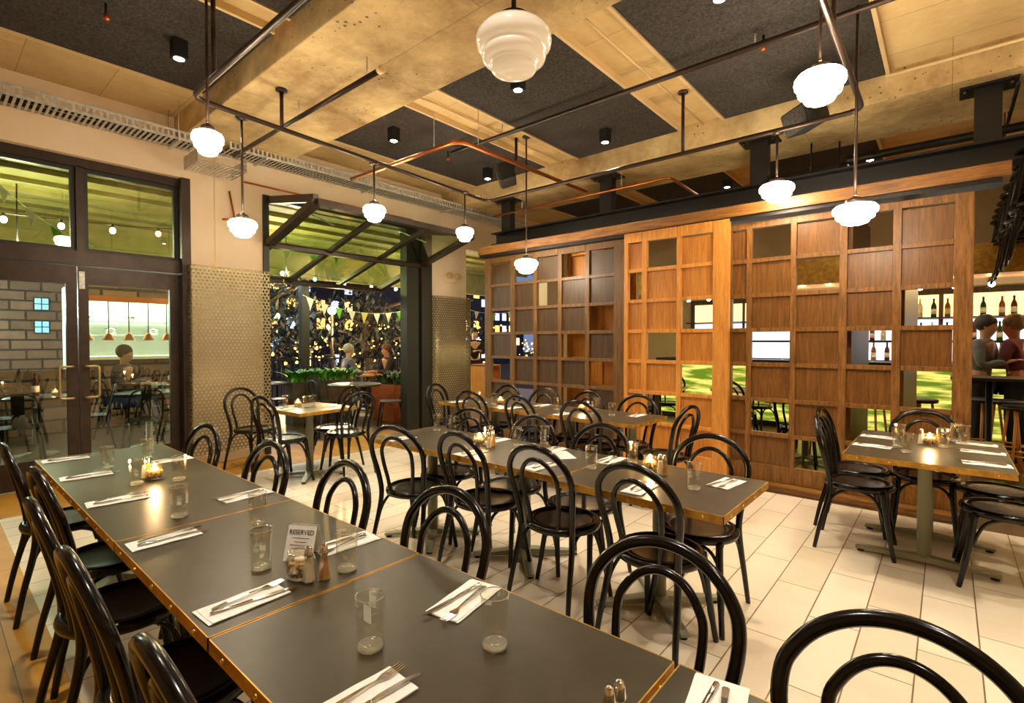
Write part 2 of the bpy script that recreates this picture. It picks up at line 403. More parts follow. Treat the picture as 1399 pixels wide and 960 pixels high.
# ------------------------------------------------------------------ left facade: doors and windows
DX = -6.77
def frame_rect(m, y0, y1, z0, z1, w, d=.06, x=DX):
    m.box(x-d/2, x+d/2, y0, y0+w, z0, z1); m.box(x-d/2, x+d/2, y1-w, y1, z0, z1)
    m.box(x-d/2, x+d/2, y0+w, y1-w, z1-w, z1); m.box(x-d/2, x+d/2, y0+w, y1-w, z0, z0+w)
m = MB()
for y in (-1.1, -.02, 1.96): m.box(DX-.07, FX+.012, y, y+.09, 0, 3.30)
m.box(DX-.07, DX+.07, 1.055, 1.115, 2.36, 3.22); m.box(DX-.07, DX+.07, -1.1, 2.05, 3.21, 3.30); m.box(DX-.07, DX+.07, -1.1, 2.05, 2.22, 2.36)
struct(m.build('trim_2', M['bronze']))
def windowp(n, y0, y1, z0, z1, w=.04, x=DX):
    m = MB(); frame_rect(m, y0, y1, z0, z1, w, x=x); f = struct(m.build('window_%d' % n, M['bronze2']))
    MB().box(x-.004, x+.004, y0+w, y1-w, z0+w, z1-w).build('pane', M['pane'], f); return f
windowp(1, .07, 1.055, 2.36, 3.21); windowp(2, 1.115, 1.96, 2.36, 3.21); windowp(3, -1.01, -.02, 0, 2.22); windowp(4, -1.01, -.02, 2.36, 3.21)
for n, y0, y1, hy in ((1, .07, 1.055, .93), (2, 1.065, 1.955, 1.19)):
    m = MB(); w = .085
    m.box(DX-.025, DX+.025, y0, y0+w, .01, 2.21); m.box(DX-.025, DX+.025, y1-w, y1, .01, 2.21)
    m.box(DX-.025, DX+.025, y0+w, y1-w, 2.03, 2.21); m.box(DX-.025, DX+.025, y0+w, y1-w, .01, .28)
    d = struct(m.build('door_%d' % n, M['bronze']))
    MB().box(DX-.004, DX+.004, y0+w, y1-w, .28, 2.03).build('pane', M['pane'], d)
    hb = y1-.04 if n == 1 else y0+.04
    hp = round_corners([(DX+.02, hb, 1.20), (DX+.09, hb, 1.20), (DX+.09, hb, 1.20)], .001)
    s = -1 if n == 1 else 1
    pts = round_corners([(DX+.02, hb, 1.19), (DX+.075, hb, 1.19), (DX+.075, hb+s*.11, 1.19), (DX+.075, hb+s*.11, .87), (DX+.075, hb, .87), (DX+.02, hb, .87)], .03)
    MB().tube(pts, .0125, 10).build('door_handle', M['handle'], d)
    if n == 2: MB().box(DX+.025, DX+.04, y0+.005, y0+.055, 1.98, 2.16, .004).build('lock', M['galv'], d)
# perforated column covers
def perf_cover(y0, y1, z0, z1, x0, x1, rad, label):
    pts = round_corners([(x0, y0, 0), (x1, y0, 0), (x1, y1, 0), (x0, y1, 0)], rad, 8)
    vs = []; uv = []; s = 0
    for i, p in enumerate(pts):
        if i: s += (p-pts[i-1]).length
        vs += [(p.x, p.y, z0), (p.x, p.y, z1)]; uv += [(s, z0), (s, z1)]
    fs = [(2*i, 2*i+2, 2*i+3, 2*i+1) for i in range(len(pts)-1)]
    me = bpy.data.meshes.new('perforated_cover'); me.from_pydata(vs, [], fs)
    ul = me.uv_layers.new(name='UVMap')
    for l in me.loops: ul.data[l.index].uv = uv[l.vertex_index]
    me.materials.append(M['perf'])
    for p in me.polygons: p.use_smooth = rad > .1
    e = bpy.data.objects.new('column_cover', me); COL.objects.link(e)
    sm = e.modifiers.new('thick', 'SOLIDIFY'); sm.thickness = .003
    tag(e, label, 'column cover')
    m = MB(); m.tube([p+Vector((0,0,z1)) for p in pts], .006, 6); m.tube([p+Vector((0,0,z0)) for p in pts], .006, 6)
    m.build('edge_trim', M['handle'], e)
    return e
perf_cover(2.0, 2.90, .13, 2.31, FX-.0, FX+.13, .03, 'wide perforated metal cover on the pier beside the glass doors')
perf_cover(5.60, 6.47, .05, 2.20, FX-.0, FX+.16, .13, 'rounded perforated metal cover on the pier beyond the folding window')
# folding window : jambs and head
m = MB()
m.box(FX-.1, FX+.03, 2.86, 2.93, 0, 3.30); m.box(FX-.1, FX+.03, 2.93, 5.62, 3.24, 3.30)
m.box(FX-.14, FX+.03, 5.10, 5.34, 0, 3.24); m.box(FX-.10, FX+.06, 5.38, 5.60, 0, 3.24); m.box(FX-.12, FX-.02, 5.34, 5.38, 0, 3.24)
struct(m.build('trim_3', M['bronze2']))
fw = empty('folding_window', (FX, 4.2, 2.68)); tag(fw, 'green tinted glass window folded up above the opening, dark metal frame', 'window')
def fp(x, y):                        # point on the leaf plane, local
    k = (x - FX); return (k, y-4.2, .27*k)
m = MB()
xa, xb = -5.42, -7.8; ya, yb = 2.93, 5.40
for a, b in (((xa,ya),(xa,yb)), ((FX,ya),(FX,yb)), ((xb,ya),(xb,yb)), ((xa,ya),(xb,ya)), ((xa,yb),(xb,yb))): m.bar(fp(*a), fp(*b), .11, .07)
for yy in (ya+.82, ya+1.64): m.bar(fp(xa,yy), fp(xb,yy), .07, .05)
m.build('frame', M['bronze'], fw)
for i in range(3):
    for j, (u, v) in enumerate(((xa-.05, FX+.05), (FX-.05, xb+.05))):
        y0 = ya + .03 + i*.825; y1 = y0 + .77
        a = [fp(u,y0), fp(u,y1), fp(v,y1), fp(v,y0)]
        q = MB().add(a + [(p[0],p[1],p[2]+.006) for p in a], [(0,1,2,3),(7,6,5,4),(0,4,5,1),(1,5,6,2),(2,6,7,3),(3,7,4,0)]); q.build('pane', M['gpane'], fw)
for yy in (ya, yb):
    MB().bar((.02, yy-4.2, .56), (xa-FX, yy-4.2, .27*(xa-FX)+.05), .06, .09).build('arm', M['bronze'], fw)
for yy in (3.4, 4.9):
    MB().tube([(.05, yy-4.2, .5), (.75, yy-4.2, .22)], .011, 8).build('gas_strut', M['galv'], fw)
MB().tube(round_corners([(-1.0,-.9,-.30),(-1.0,-.9,-.42),(-1.0,-.6,-.42),(-1.0,-.6,-.30)], .03), .01, 8).build('handle', M['chrome'], fw)
# emergency light on the far pier
e = empty('emergency_light', (FX+.02, 6.05, 2.52)); tag(e, 'small twin head emergency light on the pier above the rounded metal cover', 'emergency light')
MB().box(-.02, .05, -.12, .12, -.05, .05, .008).build('housing', M['wall'], e)
for s in (-1, 1): MB().lathe([(0,-.03),(.05,-.03),(.055,.02),(0,.03)], 14).xf(Matrix.Translation((.08, s*.09, .05)) @ Matrix.Rotation(PI/2, 4, 'Y')).build('lamp_head', M['trim'], e)

# ------------------------------------------------------------------ wooden screen
ZR = [2.585, 2.255, 1.905, 1.56, 1.215, .865, .52, .20]       # row boundaries (rail centre lines)
def lattice(name, label, cols, fr, y, mats, open_cells, zt, zb, st=.055, rail=.04, depth=.06):
    """cols: (x0,x1) openings; fr: outer x0,x1"""
    frame_m, panel_m = mats
    e = empty(name, (0, y, 0)); tag(e, label, 'screen')
    m = MB()
    m.box(fr[0], cols[0][0], -depth/2, depth/2, zb, zt, .003); m.box(cols[-1][1], fr[1], -depth/2, depth/2, zb, zt, .003)
    for a, b in zip(cols, cols[1:]): m.box(a[1], b[0], -depth/2+.004, depth/2-.004, zb, zt, .003)
    for i, z in enumerate(ZR):
        h = rail
        for a, b in cols:
            if i == 0: m.box(a, b, -depth/2, depth/2, z-.005, zt)
            elif i == len(ZR)-1: m.box(a, b, -depth/2, depth/2, zb, z+.02)
            else: m.box(a, b, -depth/2+.008, depth/2-.008, z-h/2, z+h/2, .002)
    m.build('lattice', frame_m, e)
    for ci, (a, b) in enumerate(cols):
        for ri in range(len(ZR)-1):
            z1, z0 = ZR[ri]-.02, ZR[ri+1]+.02
            if (ci, ri) in open_cells: continue
            MB().box(a+.002, b-.002, .0, .018, z0, z1).build('panel', panel_m, e)
    return e
YW = 5.5
for x, w in ((-.31,'right'),(-.70,'left')):
    o = MB().box(-.02,.02,0,.72,0,2.55,.003).build('oak_leaf', M['oakp'], loc=(x+.0,5.64,.06), rz=-.09); tag(o, 'oak folding leaf standing open behind the right screen, ' + w + ' one of two', 'door leaf')
lattice('wooden_screen', 'dark oak lattice screen with square panels at the left, beside the folding window',
    [(-5.1,-4.73),(-4.65,-4.31),(-4.25,-3.90),(-3.84,-3.48),(-3.42,-3.07)], (-5.22,-2.93), YW, (M['oakf'], M['oakd']),
    {(0,2),(0,4),(1,0),(1,3),(2,1),(3,0),(3,3),(4,2),(4,4),(3,5),(1,5)}, 2.66, .06)
lattice('sliding_screen', 'bright honey oak sliding lattice door in the middle of the wooden wall',
    [(-2.83,-2.66),(-2.60,-2.25),(-2.20,-1.86)], (-2.88,-1.70), 5.40, (M['oakl'], M['oaklp']),
    {(1,0),(0,1),(2,2),(1,3),(2,4),(1,5)}, 2.69, .07)
lattice('wooden_screen', 'wide brown oak lattice screen at the right, behind the square table',
    [(-1.70,-1.56),(-1.51,-1.16),(-1.11,-.76),(-.70,-.37),(-.31,.03)], (-1.76,.15), YW, (M['oak'], M['oakp']),
    {(0,2),(0,4),(1,0),(1,3),(1,5),(2,1),(2,6),(3,0),(3,3),(3,5),(4,2),(4,4)}, 2.64, .06)
lattice('sliding_screen', 'honey oak sliding door parked behind the dark left screen, seen through its gaps',
    [(-3.86,-3.42),(-3.36,-2.95)], (-3.90,-2.89), 5.72, (M['oakl'], M['oaklp']), set(), 2.66, .06)
h = MB().box(-5.25, .35, 5.36, 5.62, 2.70, 2.81, .006).build('oak_header', M['oakh']); tag(h, 'long oak header board over the lattice screens', 'header')
MB().box(-5.25, .30, 5.39, 5.60, 2.665, 2.70).build('track', M['black'], h)
h = MB().box(-5.25, .20, 5.34, 5.62, .0, .055, .004).build('oak_threshold', M['oakh']); tag(h, 'oak threshold board under the lattice screens', 'threshold')
m = MB(); m.box(-5.6, 1.2, 6.02, 6.28, 2.98, 3.0); m.box(-5.6, 1.2, 6.02, 6.28, 3.16, 3.18); m.box(-5.6, 1.2, 6.14, 6.16, 2.98, 3.18)
b = m.build('steel_beam', M['black']); tag(b, 'long black steel beam carrying the screen track', 'steel beam')
for k, x in enumerate((-5.35,-3.55,-1.62,.24)):
    m = MB(); m.box(x-.09, x+.09, 6.09, 6.21, 3.18, ZB-.02); 
    h = m.build('beam_hanger', M['black'])
    MB().box(x-.19, x+.19, 6.02, 6.28, ZB-.02, ZB).build('plate', M['black'], h)
    for dx in (-.15, .15): MB().lathe([(0,-.03),(.018,-.03),(.018,0),(0,0)], 8, (x+dx, 6.06, ZB-.02)).build('bolt', M['black'], h)
    tag(h, 'black steel hanger ' + ('at the far left beside the speaker', 'behind the second lamp rod, left of centre', 'above the honey oak door, right of centre', 'at the far right near the hanging chairs')[k], 'hanger', 'steel beam hangers')
for k, (z, r) in enumerate(((3.50,.045),(3.33,.028))):
    p = MB().tube([(-.9, 6.9, z), (3.8, 6.9, z)], r, 10).build('black_pipe', M['black'])
    tag(p, ('thick black pipe behind the far beam at the upper right', 'thinner black pipe just below the thick one at upper right')[k], 'pipe')
p = MB().box(-1.9, -.9, 6.95, 7.25, 3.2, 3.5, .01).build('duct', M['black']); tag(p, 'black box duct behind the steel beam', 'duct')

# ------------------------------------------------------------------ services on the ceiling
loop = round_corners([(-4.46,1.40,3.33),(-4.74,5.02,3.33),(-.55,5.03,3.33),(-.55,1.40,3.33)], .13, 6, True)
p = MB().tube(loop, .021, 10, closed=True).build('pipe_loop', M['pipe']); tag(p, 'dark rectangular pipe loop hung below the ceiling, lamps on it', 'pipe')
for (x, y, z1) in ((-4.52,2.13,ZB),(-2.05,5.03,ZC),(-4.0,1.40,ZC),(-.55,3.6,ZC)):
    MB().tube([(x,y,3.33),(x,y,z1-.01)], .017, 8).build('hanger', M['pipe'], p)
    MB().lathe([(0,-.025),(.05,-.02),(.05,0),(0,0)], 14, (x,y,z1)).build('flange', M['pipe'], p)
def pipe(pts, r, mat, label, name='pipe', rad=.06):
    o = MB().tube(round_corners(pts, rad) if len(pts) > 2 else pts, r, 10).build(name, M[mat]); tag(o, label, 'pipe'); return o
o = pipe([(-4.75,4.38,3.80),(3.9,4.38,3.80)], .024, 'pipe', 'straight dark pipe crossing under the middle ceiling panels')
for xx in (-3.9,-1.2,1.5): MB().tube([(xx,4.38,3.80),(xx,4.38,ZC)], .006, 6).build('hanger', M['galv'], o)
o = pipe([(-6.1,2.33,3.52),(-3.30,2.33,3.52)], .022, 'pipe', 'short dark capped pipe under the left concrete beam')
MB().tube([(-3.34,2.33,3.52),(-3.28,2.33,3.52)], .03, 10).build('end_cap', M['trim'], o)
for xx in (-4.6,-3.5): MB().tube([(xx,2.33,3.52),(xx,2.33,ZB)], .006, 6).build('hanger', M['galv'], o)
o = pipe([(-5.78,3.61,3.5),(-3.82,3.63,3.5),(-3.81,6.01,3.5)], .024, 'copper', 'copper pipe with an elbow crossing the middle of the ceiling', 'copper_pipe', .12)
for xx, yy in ((-4.2,3.62),(-3.815,3.9)): MB().tube([(xx,yy,3.5),(xx,yy,ZC-.05)], .004, 6).build('hanger', M['galv'], o)
o = pipe([(-5.6,6.08,3.46),(-2.62,6.05,3.46),(-2.66,7.4,3.46)], .018, 'copper', 'thinner copper pipe running along the far beam', 'copper_pipe', .08)
for xx in (-5.0,-3.3): MB().tube([(xx,6.07,3.46),(xx,6.07,ZB)], .004, 6).build('hanger', M['galv'], o)
o = pipe([(FX+.03,2.46,3.25),(FX+.03,2.52,2.92),(FX+.03,2.38,2.90)], .012, 'copper', 'small bent copper pipe on the pier above the perforated cover', 'copper_pipe', .03)
pipe([(FX+.03,2.6,3.40),(FX+.03,5.2,3.40)], .012, 'copper', 'copper pipe running along the wall below the cable tray', 'copper_pipe')
# cable trays
def tray(y0, y1, x, z, label, w=.30):
    e = empty('cable_tray', (x, y0, z)); tag(e, label, 'cable tray', 'cable trays'); Ln = y1-y0
    m = MB()
    for s in (-1, 1):
        m.box(s*w/2-.002, s*w/2+.002, 0, Ln, 0, .025); m.box(s*w/2-.002, s*w/2+.002, 0, Ln, .075, .10)
        k = 0
        while k*.05 < Ln: m.box(s*w/2-.002, s*w/2+.002, k*.05, k*.05+.02, .025, .075); k += 1
        m.box(s*w/2-.012*(s > 0), s*w/2+.012*(s < 0), 0, Ln, .098, .102)
    m.build('side_rail', M['galv'], e)
    m = MB(); k = 0
    while k*.045 < Ln-.02: m.box(-w/2, w/2, k*.045+.005, k*.045+.026, 0, .004); k += 1
    m.build('slats', M['galv'], e)
    m = MB()
    for j in range(5):
        xx = -.1+j*.045; pts = [(xx+random.uniform(-.012,.012), Ln*i/14, .015+random.uniform(0,.01)) for i in range(15)]
        m.tube(smooth_path(pts, 2), .008, 6)
    m.build('cable', M['black'], e)
    k = .4
    while k < Ln:
        m = MB().box(-.18, .18, k-.012, k+.012, -.02, -.001)
        for s in (-1, 1): m.tube([(s*.16, k, -.01), (s*.16, k, (ZC if not (1.85 < y0+k < 3.08) else ZB)-z-.001)], .004, 6)
        m.build('hanger_rod', M['galv'], e)
        k += 1.5
tray(-1.6, 2.00, -6.28, 3.55, 'galvanised cable tray along the wall above the glass doors')
tray(2.30, 7.6, -6.28, 3.60, 'galvanised cable tray along the wall above the folding window')
m = MB()
for k in range(12): m.box(-6.5, -6.05, 1.98+k*.04, 1.995+k*.04, 3.36, 3.365)
for xx in (-6.5,-6.28,-6.06): m.box(xx, xx+.008, 1.96, 2.45, 3.355, 3.36); m.box(xx, xx+.008, 1.96, 2.45, 3.44, 3.45)
m.box(-6.5,-6.06,1.955,1.96,3.355,3.50); m.box(-6.5,-6.06,2.45,2.455,3.355,3.50)
o = m.build('wire_basket', M['galv']); tag(o, 'wire basket section hung below the cable tray at the pier', 'wire basket')

# spot lights
def spot_proto():
    e = empty('spotlight'); MB().box(-.052,.052,-.052,.052,-.15,0,.006).build('housing', M['blackplastic'], e)
    MB().lathe([(0,-.152),(.036,-.152),(.04,-.149),(.04,-.14)], 18).build('lens', M['lens'], e)
    ld = bpy.data.lights.new('spot', 'SPOT'); ld.energy = 50; ld.spot_size = math.radians(95); ld.spot_blend = .8; ld.shadow_soft_size = .035; ld.color = (1,.90,.75)
    lo = bpy.data.objects.new('beam', ld); COL.objects.link(lo); lo.parent = e; lo.location = (0,0,-.16)
    return e
SP = Proto(spot_proto())
for x, y, z, w in ((-4.80,1.42,ZC-.05,'on the front left panel above the big window'),(-4.88,3.60,ZC-.05,'left of the copper elbow'),(-3.05,5.22,ZC-.05,'near the far end of the centre panel'),(-3.03,3.62,ZC-.05,'right behind the big near lamp'),
        (-5.00,5.30,ZC-.05,'beside the left speaker'),(-4.3,7.6,ZC-.05,'behind the wooden screen'),(-1.2,3.55,ZC-.05,'on the right panel, at the top edge of the picture'),(-.9,.6,ZC-.05,'above the near end of the long table'),(1.2,.9,ZC-.05,'in the front bay at right'),
        (-2.9,.5,ZC-.05,'above the long table, front bay'),(.9,3.9,ZC,'over the right side aisle'),(.9,2.5,ZB-.0,'over the bright stretch of stone floor')):
    zz = ZB if 1.9 < y < 3.04 else z
    SP.place((x,y,zz), 0, 'small black cube spotlight, ' + w, 'cube spotlights', 'spotlight')

# pendants
def pendant_proto(D, hh, rod, mat, name='pendant_lamp'):
    e = empty(name); r = D/2
    MB().tube([(0,0,hh/2+.02),(0,0,hh/2+rod)], .010, 10).build('rod', M['pipe'], e)
    MB().lathe([(0,0),(.05,0),(.05,-.02),(.012,-.03)], 16, (0,0,hh/2+rod)).build('ceiling_plate', M['pipe'], e)
    MB().lathe([(.012,.06),(.02,.05),(r*.42,.035),(r*.46,.0),(r*.4,-.01)], 20, (0,0,hh/2)).build('fitter', M['pipe'], e)
    f = [(.36,.50),(.62,.49),(.86,.42),(.98,.30),(1.0,.19),(.97,.08),(.87,.02),(.80,-.01),(.84,-.04),(.86,-.10),(.82,-.19),(.70,-.24),(.60,-.26),(.63,-.29),(.63,-.34),(.56,-.42),(.38,-.485),(.2,-.5),(0,-.5)]
    MB().lathe([(a*r, b*hh) for a, b in f], 32).build('glass_shade', mat, e)
    return e
def unproj(px, py, z=None, k=None):
    """photo pixel to a point at height z, or at forward distance k"""
    f = 694.5; pitch = math.radians(1.2); yaw = math.radians(130.6)
    F = Vector((math.cos(yaw)*math.cos(pitch), math.sin(yaw)*math.cos(pitch), -math.sin(pitch)))
    R = Vector((math.sin(yaw), -math.cos(yaw), 0)); U = R.cross(F)
    d = F + R*(px-699.5)/f - U*(py-480)/f; C = Vector((0,0,1.45))
    return C + d*((z-1.45)/d.z if z is not None else k)
GP = 'opal glass pendant lamps'
for (px, py, k, D, hh, ztop, mt, w) in ((702,70,1.95,.29,.185,ZC,'shade1','nearest and largest, over the long table'),
        (284,196,3.6,.205,.165,ZC,'shade','upper left beside the glass doors'),
        (1120,120,3.2,.29,.20,ZC,'shade','at upper right, under the dark ceiling panel'),
        (1168,293,3.75,.29,.15,ZC,'shade','large, in front of the right wooden screen'),
        (719,364,6.25,.29,.17,ZC,'shade','in front of the dark left wooden screen')):
    p = unproj(px, py, k=k)
    e = pendant_proto(D, hh, ztop-p.z-hh/2, M[mt]); e.location = p
    tag(e, 'opal glass pendant lamp on a ceiling rod, ' + w, 'pendant lamp', GP)
for (px, py, gy, D, hh, w) in ((330,160,311,.225,.15,'hung low before the perforated column'),(511,222,291,.235,.17,'second along the left pipe'),
        (635,262,320,.225,.17,'smallest and farthest at the left corner'),(1062,180,262,.29,.16,'before the right end of the screens')):
    q = unproj(px, py, z=3.33); kk = 694.5*1.88/(466-py); p = unproj(px, gy, k=kk)
    e = pendant_proto(D, hh, 3.33-p.z-hh/2, M['shade']); e.location = (q.x, q.y, p.z)
    tag(e, 'opal glass pendant lamp under the pipe loop, ' + w, 'pendant lamp', GP)

# speakers
for x, y, z, rz, w in ((-4.17,4.76,3.50,-.9,'at the left end of the middle panels'),(-1.0,5.2,3.45,-.75,'behind the upper right pendant lamp')):
    e = empty('speaker', (x,y,z), rz); tag(e, 'black wall speaker tilted down, ' + w, 'speaker', 'ceiling speakers')
    b = MB(); b.box(-.17,.17,-.10,.10,-.11,.11,.025); b.xf(Matrix.Rotation(.3,4,'X')); b.build('cabinet', M['blackplastic'], e)
    g = MB(); g.box(-.15,.15,-.112,-.10,-.09,.09,.004); g.xf(Matrix.Rotation(.3,4,'X')); g.build('grille', M['felt'], e)
    b = MB(); b.tube([(0,.08,.05),(0,.12,.2),(0,.12,ZC-z)], .018, 8); b.build('bracket', M['black'], e)
for x, y, w in ((-1.2,6.6,'pointing down beside the box duct'),(-.95,6.75,'pointing right beside the box duct')):
    e = empty('track_spotlight', (x,y,3.28), .5); tag(e, 'black round track spotlight ' + w, 'spotlight', 'track spotlights')
    MB().tube([(0,0,0),(.0,0,.4)], .01, 8).build('stem', M['black'], e)
    MB().lathe([(0,-.1),(.045,-.1),(.05,.08),(.02,.1),(0,.1)], 14).xf(Matrix.Rotation(.9,4,'Y')).build('barrel', M['black'], e)
for px, py, w in ((145,20,'in the front left panel'),(1043,62,'in the right middle panel'),(612,215,'beside the copper elbow')):
    p = unproj(px, py, z=3.82); e = empty('sprinkler', p); tag(e, 'small copper sprinkler head hanging ' + w, 'sprinkler', 'sprinkler heads')
    MB().tube([(0,0,0),(0,0,.10)], .01, 8).build('pipe', M['black'], e)
    MB().lathe([(0,-.04),(.025,-.035),(.012,-.01),(.018,.0),(0,.01)], 10).build('head', M['copper'], e)

# ------------------------------------------------------------------ bentwood chair
def chair_proto():
    e = empty('bentwood_chair')
    # seat ring and sunken panel (faces +y)
    MB().lathe([(.165,.455),(.172,.466),(.19,.47),(.205,.462),(.21,.447),(.205,.430),(.19,.425),(.165,.428),(.165,.455)], 36).build('seat_ring', M['lac'], e)
    MB().lathe([(0,.452),(.08,.453),(.14,.457),(.17,.461),(.17,.445),(0,.440)], 32).build('seat', M['lacbrown'], e)
    # back hoop runs into the rear legs
    side = lambda s: [(s*.205,-.245,0),(s*.192,-.215,.16),(s*.178,-.172,.34),(s*.172,-.160,.45),(s*.184,-.176,.57),(s*.204,-.204,.69)]
    top = []
    for i in range(1, 12):
        a = PI*i/12; top.append((.208*math.cos(a), -.210-.052*math.sin(a), .715+.185*math.sin(a)))
    pts = smooth_path(side(1)+top+side(-1)[::-1], 4); n = len(pts)
    rs = [.0125+.0045*min(1, 2.2*p.z/.9) for p in pts]
    MB().tube(pts, rs, 10).build('back_frame', M['lac'], e)
    top = []
    for i in range(1, 10):
        a = PI*i/10; top.append((.124*math.cos(a), -.206-.040*math.sin(a), .680+.150*math.sin(a)))
    s2 = lambda s: [(s*.088,-.168,.44),(s*.100,-.180,.54),(s*.116,-.200,.64)]
    MB().tube(smooth_path(s2(1)+top+s2(-1)[::-1], 4), .0125, 9).build('inner_hoop', M['lac'], e)
    for s in (1, -1):
        MB().tube(smooth_path([(s*.150,.135,.445),(s*.158,.155,.30),(s*.172,.18,.14),(s*.185,.205,0)], 4), [.018]*5+[.0165]*4+[.014]*3+[.0125], 10).build('leg', M['lac'], e)
        pts = [(s*.181,-.188,.25),(s*.170,-.160,.34),(s*.158,-.110,.40),(s*.150,-.04,.425),(s*.146,.03,.42),(s*.146,.09,.385),(s*.152,.125,.32),(s*.158,.145,.25)]
        MB().tube(smooth_path(pts, 4), .0095, 8).build('brace', M['lac'], e)
    pts = [(-.160,.155,.25),(-.148,.150,.33),(-.10,.150,.40),(0,.150,.422),(.10,.150,.40),(.148,.150,.33),(.160,.155,.25)]
    MB().tube(smooth_path(pts, 4), .0095, 8).build('brace', M['lac'], e)
    return e
CH = Proto(chair_proto())
GC = 'black bentwood chairs'
def chair(x, y, rz, label, g=GC, z=0):
    return CH.place((x,y,z), rz, label, g, 'chair')

# ------------------------------------------------------------------ tables
def studs(e, x0, x1, y0, y1, z, step=.16):
    me = MB().sphere((0,0,0), .0075, 8, 5).mesh('stud', M['stud']); pos = []
    n = max(2, int((x1-x0)/step))
    for k in range(n):
        xx = x0 + (k+.5)*(x1-x0)/n; pos.append((xx, y0)); pos.append((xx, y1))
    n = max(2, int((y1-y0)/step))
    for k in range(n):
        yy = y0 + (k+.5)*(y1-y0)/n; pos.append((x0, yy)); pos.append((x1, yy))
    for p in pos:
        o = bpy.data.objects.new('stud', me); COL.objects.link(o); o.parent = e; o.location = (p[0], p[1], z)
def table(cx, cy, w, d, label, legs, foot='x', rz=0, st=True, group='rectangular restaurant tables', fl=.27):
    e = empty('restaurant_table', (cx,cy,0), rz); tag(e, label, 'table', group)
    MB().box(-w/2+.002, w/2-.002, -d/2+.002, d/2-.002, T-.030, T+.0005, .0008).build('tabletop', M['top'], e)
    m = MB()
    t = .003
    m.box(-w/2, w/2, -d/2, -d/2+t, T-.034, T+.001); m.box(-w/2, w/2, d/2-t, d/2, T-.034, T+.001)
    m.box(-w/2, -w/2+t, -d/2, d/2, T-.034, T+.001); m.box(w/2-t, w/2, -d/2, d/2, T-.034, T+.001)
    m.build('brass_edge', M['brass'], e)
    if st: studs(e, -w/2, w/2, -d/2, d/2, T-.017)
    for (lx, ly) in legs:
        c = MB().lathe([(0,.05),(.038,.05),(.038,T-.045),(.09,T-.045),(.09,T-.031),(0,T-.031)], 20, (lx,ly,0)).build('column', M['ped'], e)
        if foot == 'x': dirs = [(1,1),(-1,1),(1,-1),(-1,-1)]
        else: dirs = [(1,0),(-1,0)]
        for dx, dy in dirs:
            L_ = fl*1.3 if foot != 'x' else fl
            q = Vector((dx,dy,0)).normalized(); a = Vector((lx,ly,0)); s = Vector((-q.y,q.x,0))
            b0, b1 = a, a + q*L_*(1.3 if foot == 'x' else 1.05)
            vs = []
            for p, w_, h0, h1 in ((b0,.034,.022,.062),(b1,.022,.016,.03)):
                for sg in (-1,1): vs.append(p + s*w_*sg + Vector((0,0,h0)))
                for sg in (1,-1): vs.append(p + s*w_*sg + Vector((0,0,h1)))
            f = MB().add(vs, [(0,1,2,3),(7,6,5,4),(0,4,5,1),(1,5,6,2),(2,6,7,3),(3,7,4,0)]).build('foot', M['ped'], e)
            MB().lathe([(0,0),(.022,0),(.022,.008),(.008,.01),(.008,.02),(0,.02)], 10, tuple(b1-q*.03)).build('glide', M['blackplastic'], f)
    return e
AY0, AY1 = .44, 1.085; AD = AY1-AY0; AC = (AY0+AY1)/2
GA = 'tables pushed together in the long front row'
def tA(x0, x1, label, legs): table((x0+x1)/2, AC, x1-x0-.006, AD, label, legs, group=GA)
tA(-4.14, -2.237, 'long dark brass edged table at the far end of the front row, by the doors', [(-.6,0),(.6,0)])
tA(-2.237, -1.338, 'square dark table with the reserved sign in the front row', [(0,0)])
tA(-1.338, -.449, 'square dark table nearest the camera, with two tall glasses', [(0,0)])
tA(-.444, .45, 'dark table corner at the bottom right of the front row, mostly out of frame', [(0,0)])
GB = 'tables pushed together in the middle row'
table(-2.40, 2.475, 1.70, .62, 'long dark brass edged table in the middle row, farther part with menu card', [(.25,.17),(-.5,.0)], group=GB)
table(-1.11, 2.455, .86, .68, 'dark brass edged table at the near right end of the middle row', [(-.08,.18)], group=GB)
table(-3.93, 4.30, 1.25, .64, 'dark brass edged table at the left end of the back row before the screen', [(0,0)], group='tables of the back row')
table(-2.65, 4.28, 1.28, .66, 'dark brass edged table at the right end of the back row before the honey door', [(-.3,.1),(.42,.05)], group='tables of the back row')
table(-.10, 4.36, .80, 1.12, 'dark brass edged table standing alone at the right before the oak screen', [(0,-.13),(0,.40)], foot='bar')
table(-5.20, 2.72, .70, .68, 'small square wood edged table beside the perforated column', [(0,0)], rz=.12)

# ------------------------------------------------------------------ chairs
UP, DN, RT, LF = 0, PI, -PI/2, PI/2     # facing +y, -y, +x, -x
j = lambda a=.06: random.uniform(-a, a)
for x, y, r, w in ((-3.60,.95,.12,'far side of the front row, by the perforated column'),(-2.72,.96,.05,'far side of the front row, second from the doors'),
        (-2.04,.99,-.04,'far side of the front row, opposite the reserved sign'),(-1.37,1.01,.03,'far side of the front row, centre foreground'),
        (-.57,1.05,.02,'far side of the front row, largest near hoop'),(-.03,.98,.12,'cropped at the bottom right corner of the picture')):
    chair(x, y, DN+r, 'black bentwood chair, ' + w)
for x, y, r, w in ((-3.75,.54,.0,'farthest of the left row, by the glass doors'),(-2.95,.57,.04,'second farthest of the left row'),(-2.36,.50,.0,'third from the camera in the left row'),
        (-1.72,.50,.02,'second from the camera in the left row'),(-1.06,.52,.0,'nearest of the left row, bottom left foreground')):
    chair(x, y, UP+r, 'black bentwood chair tucked in, ' + w)
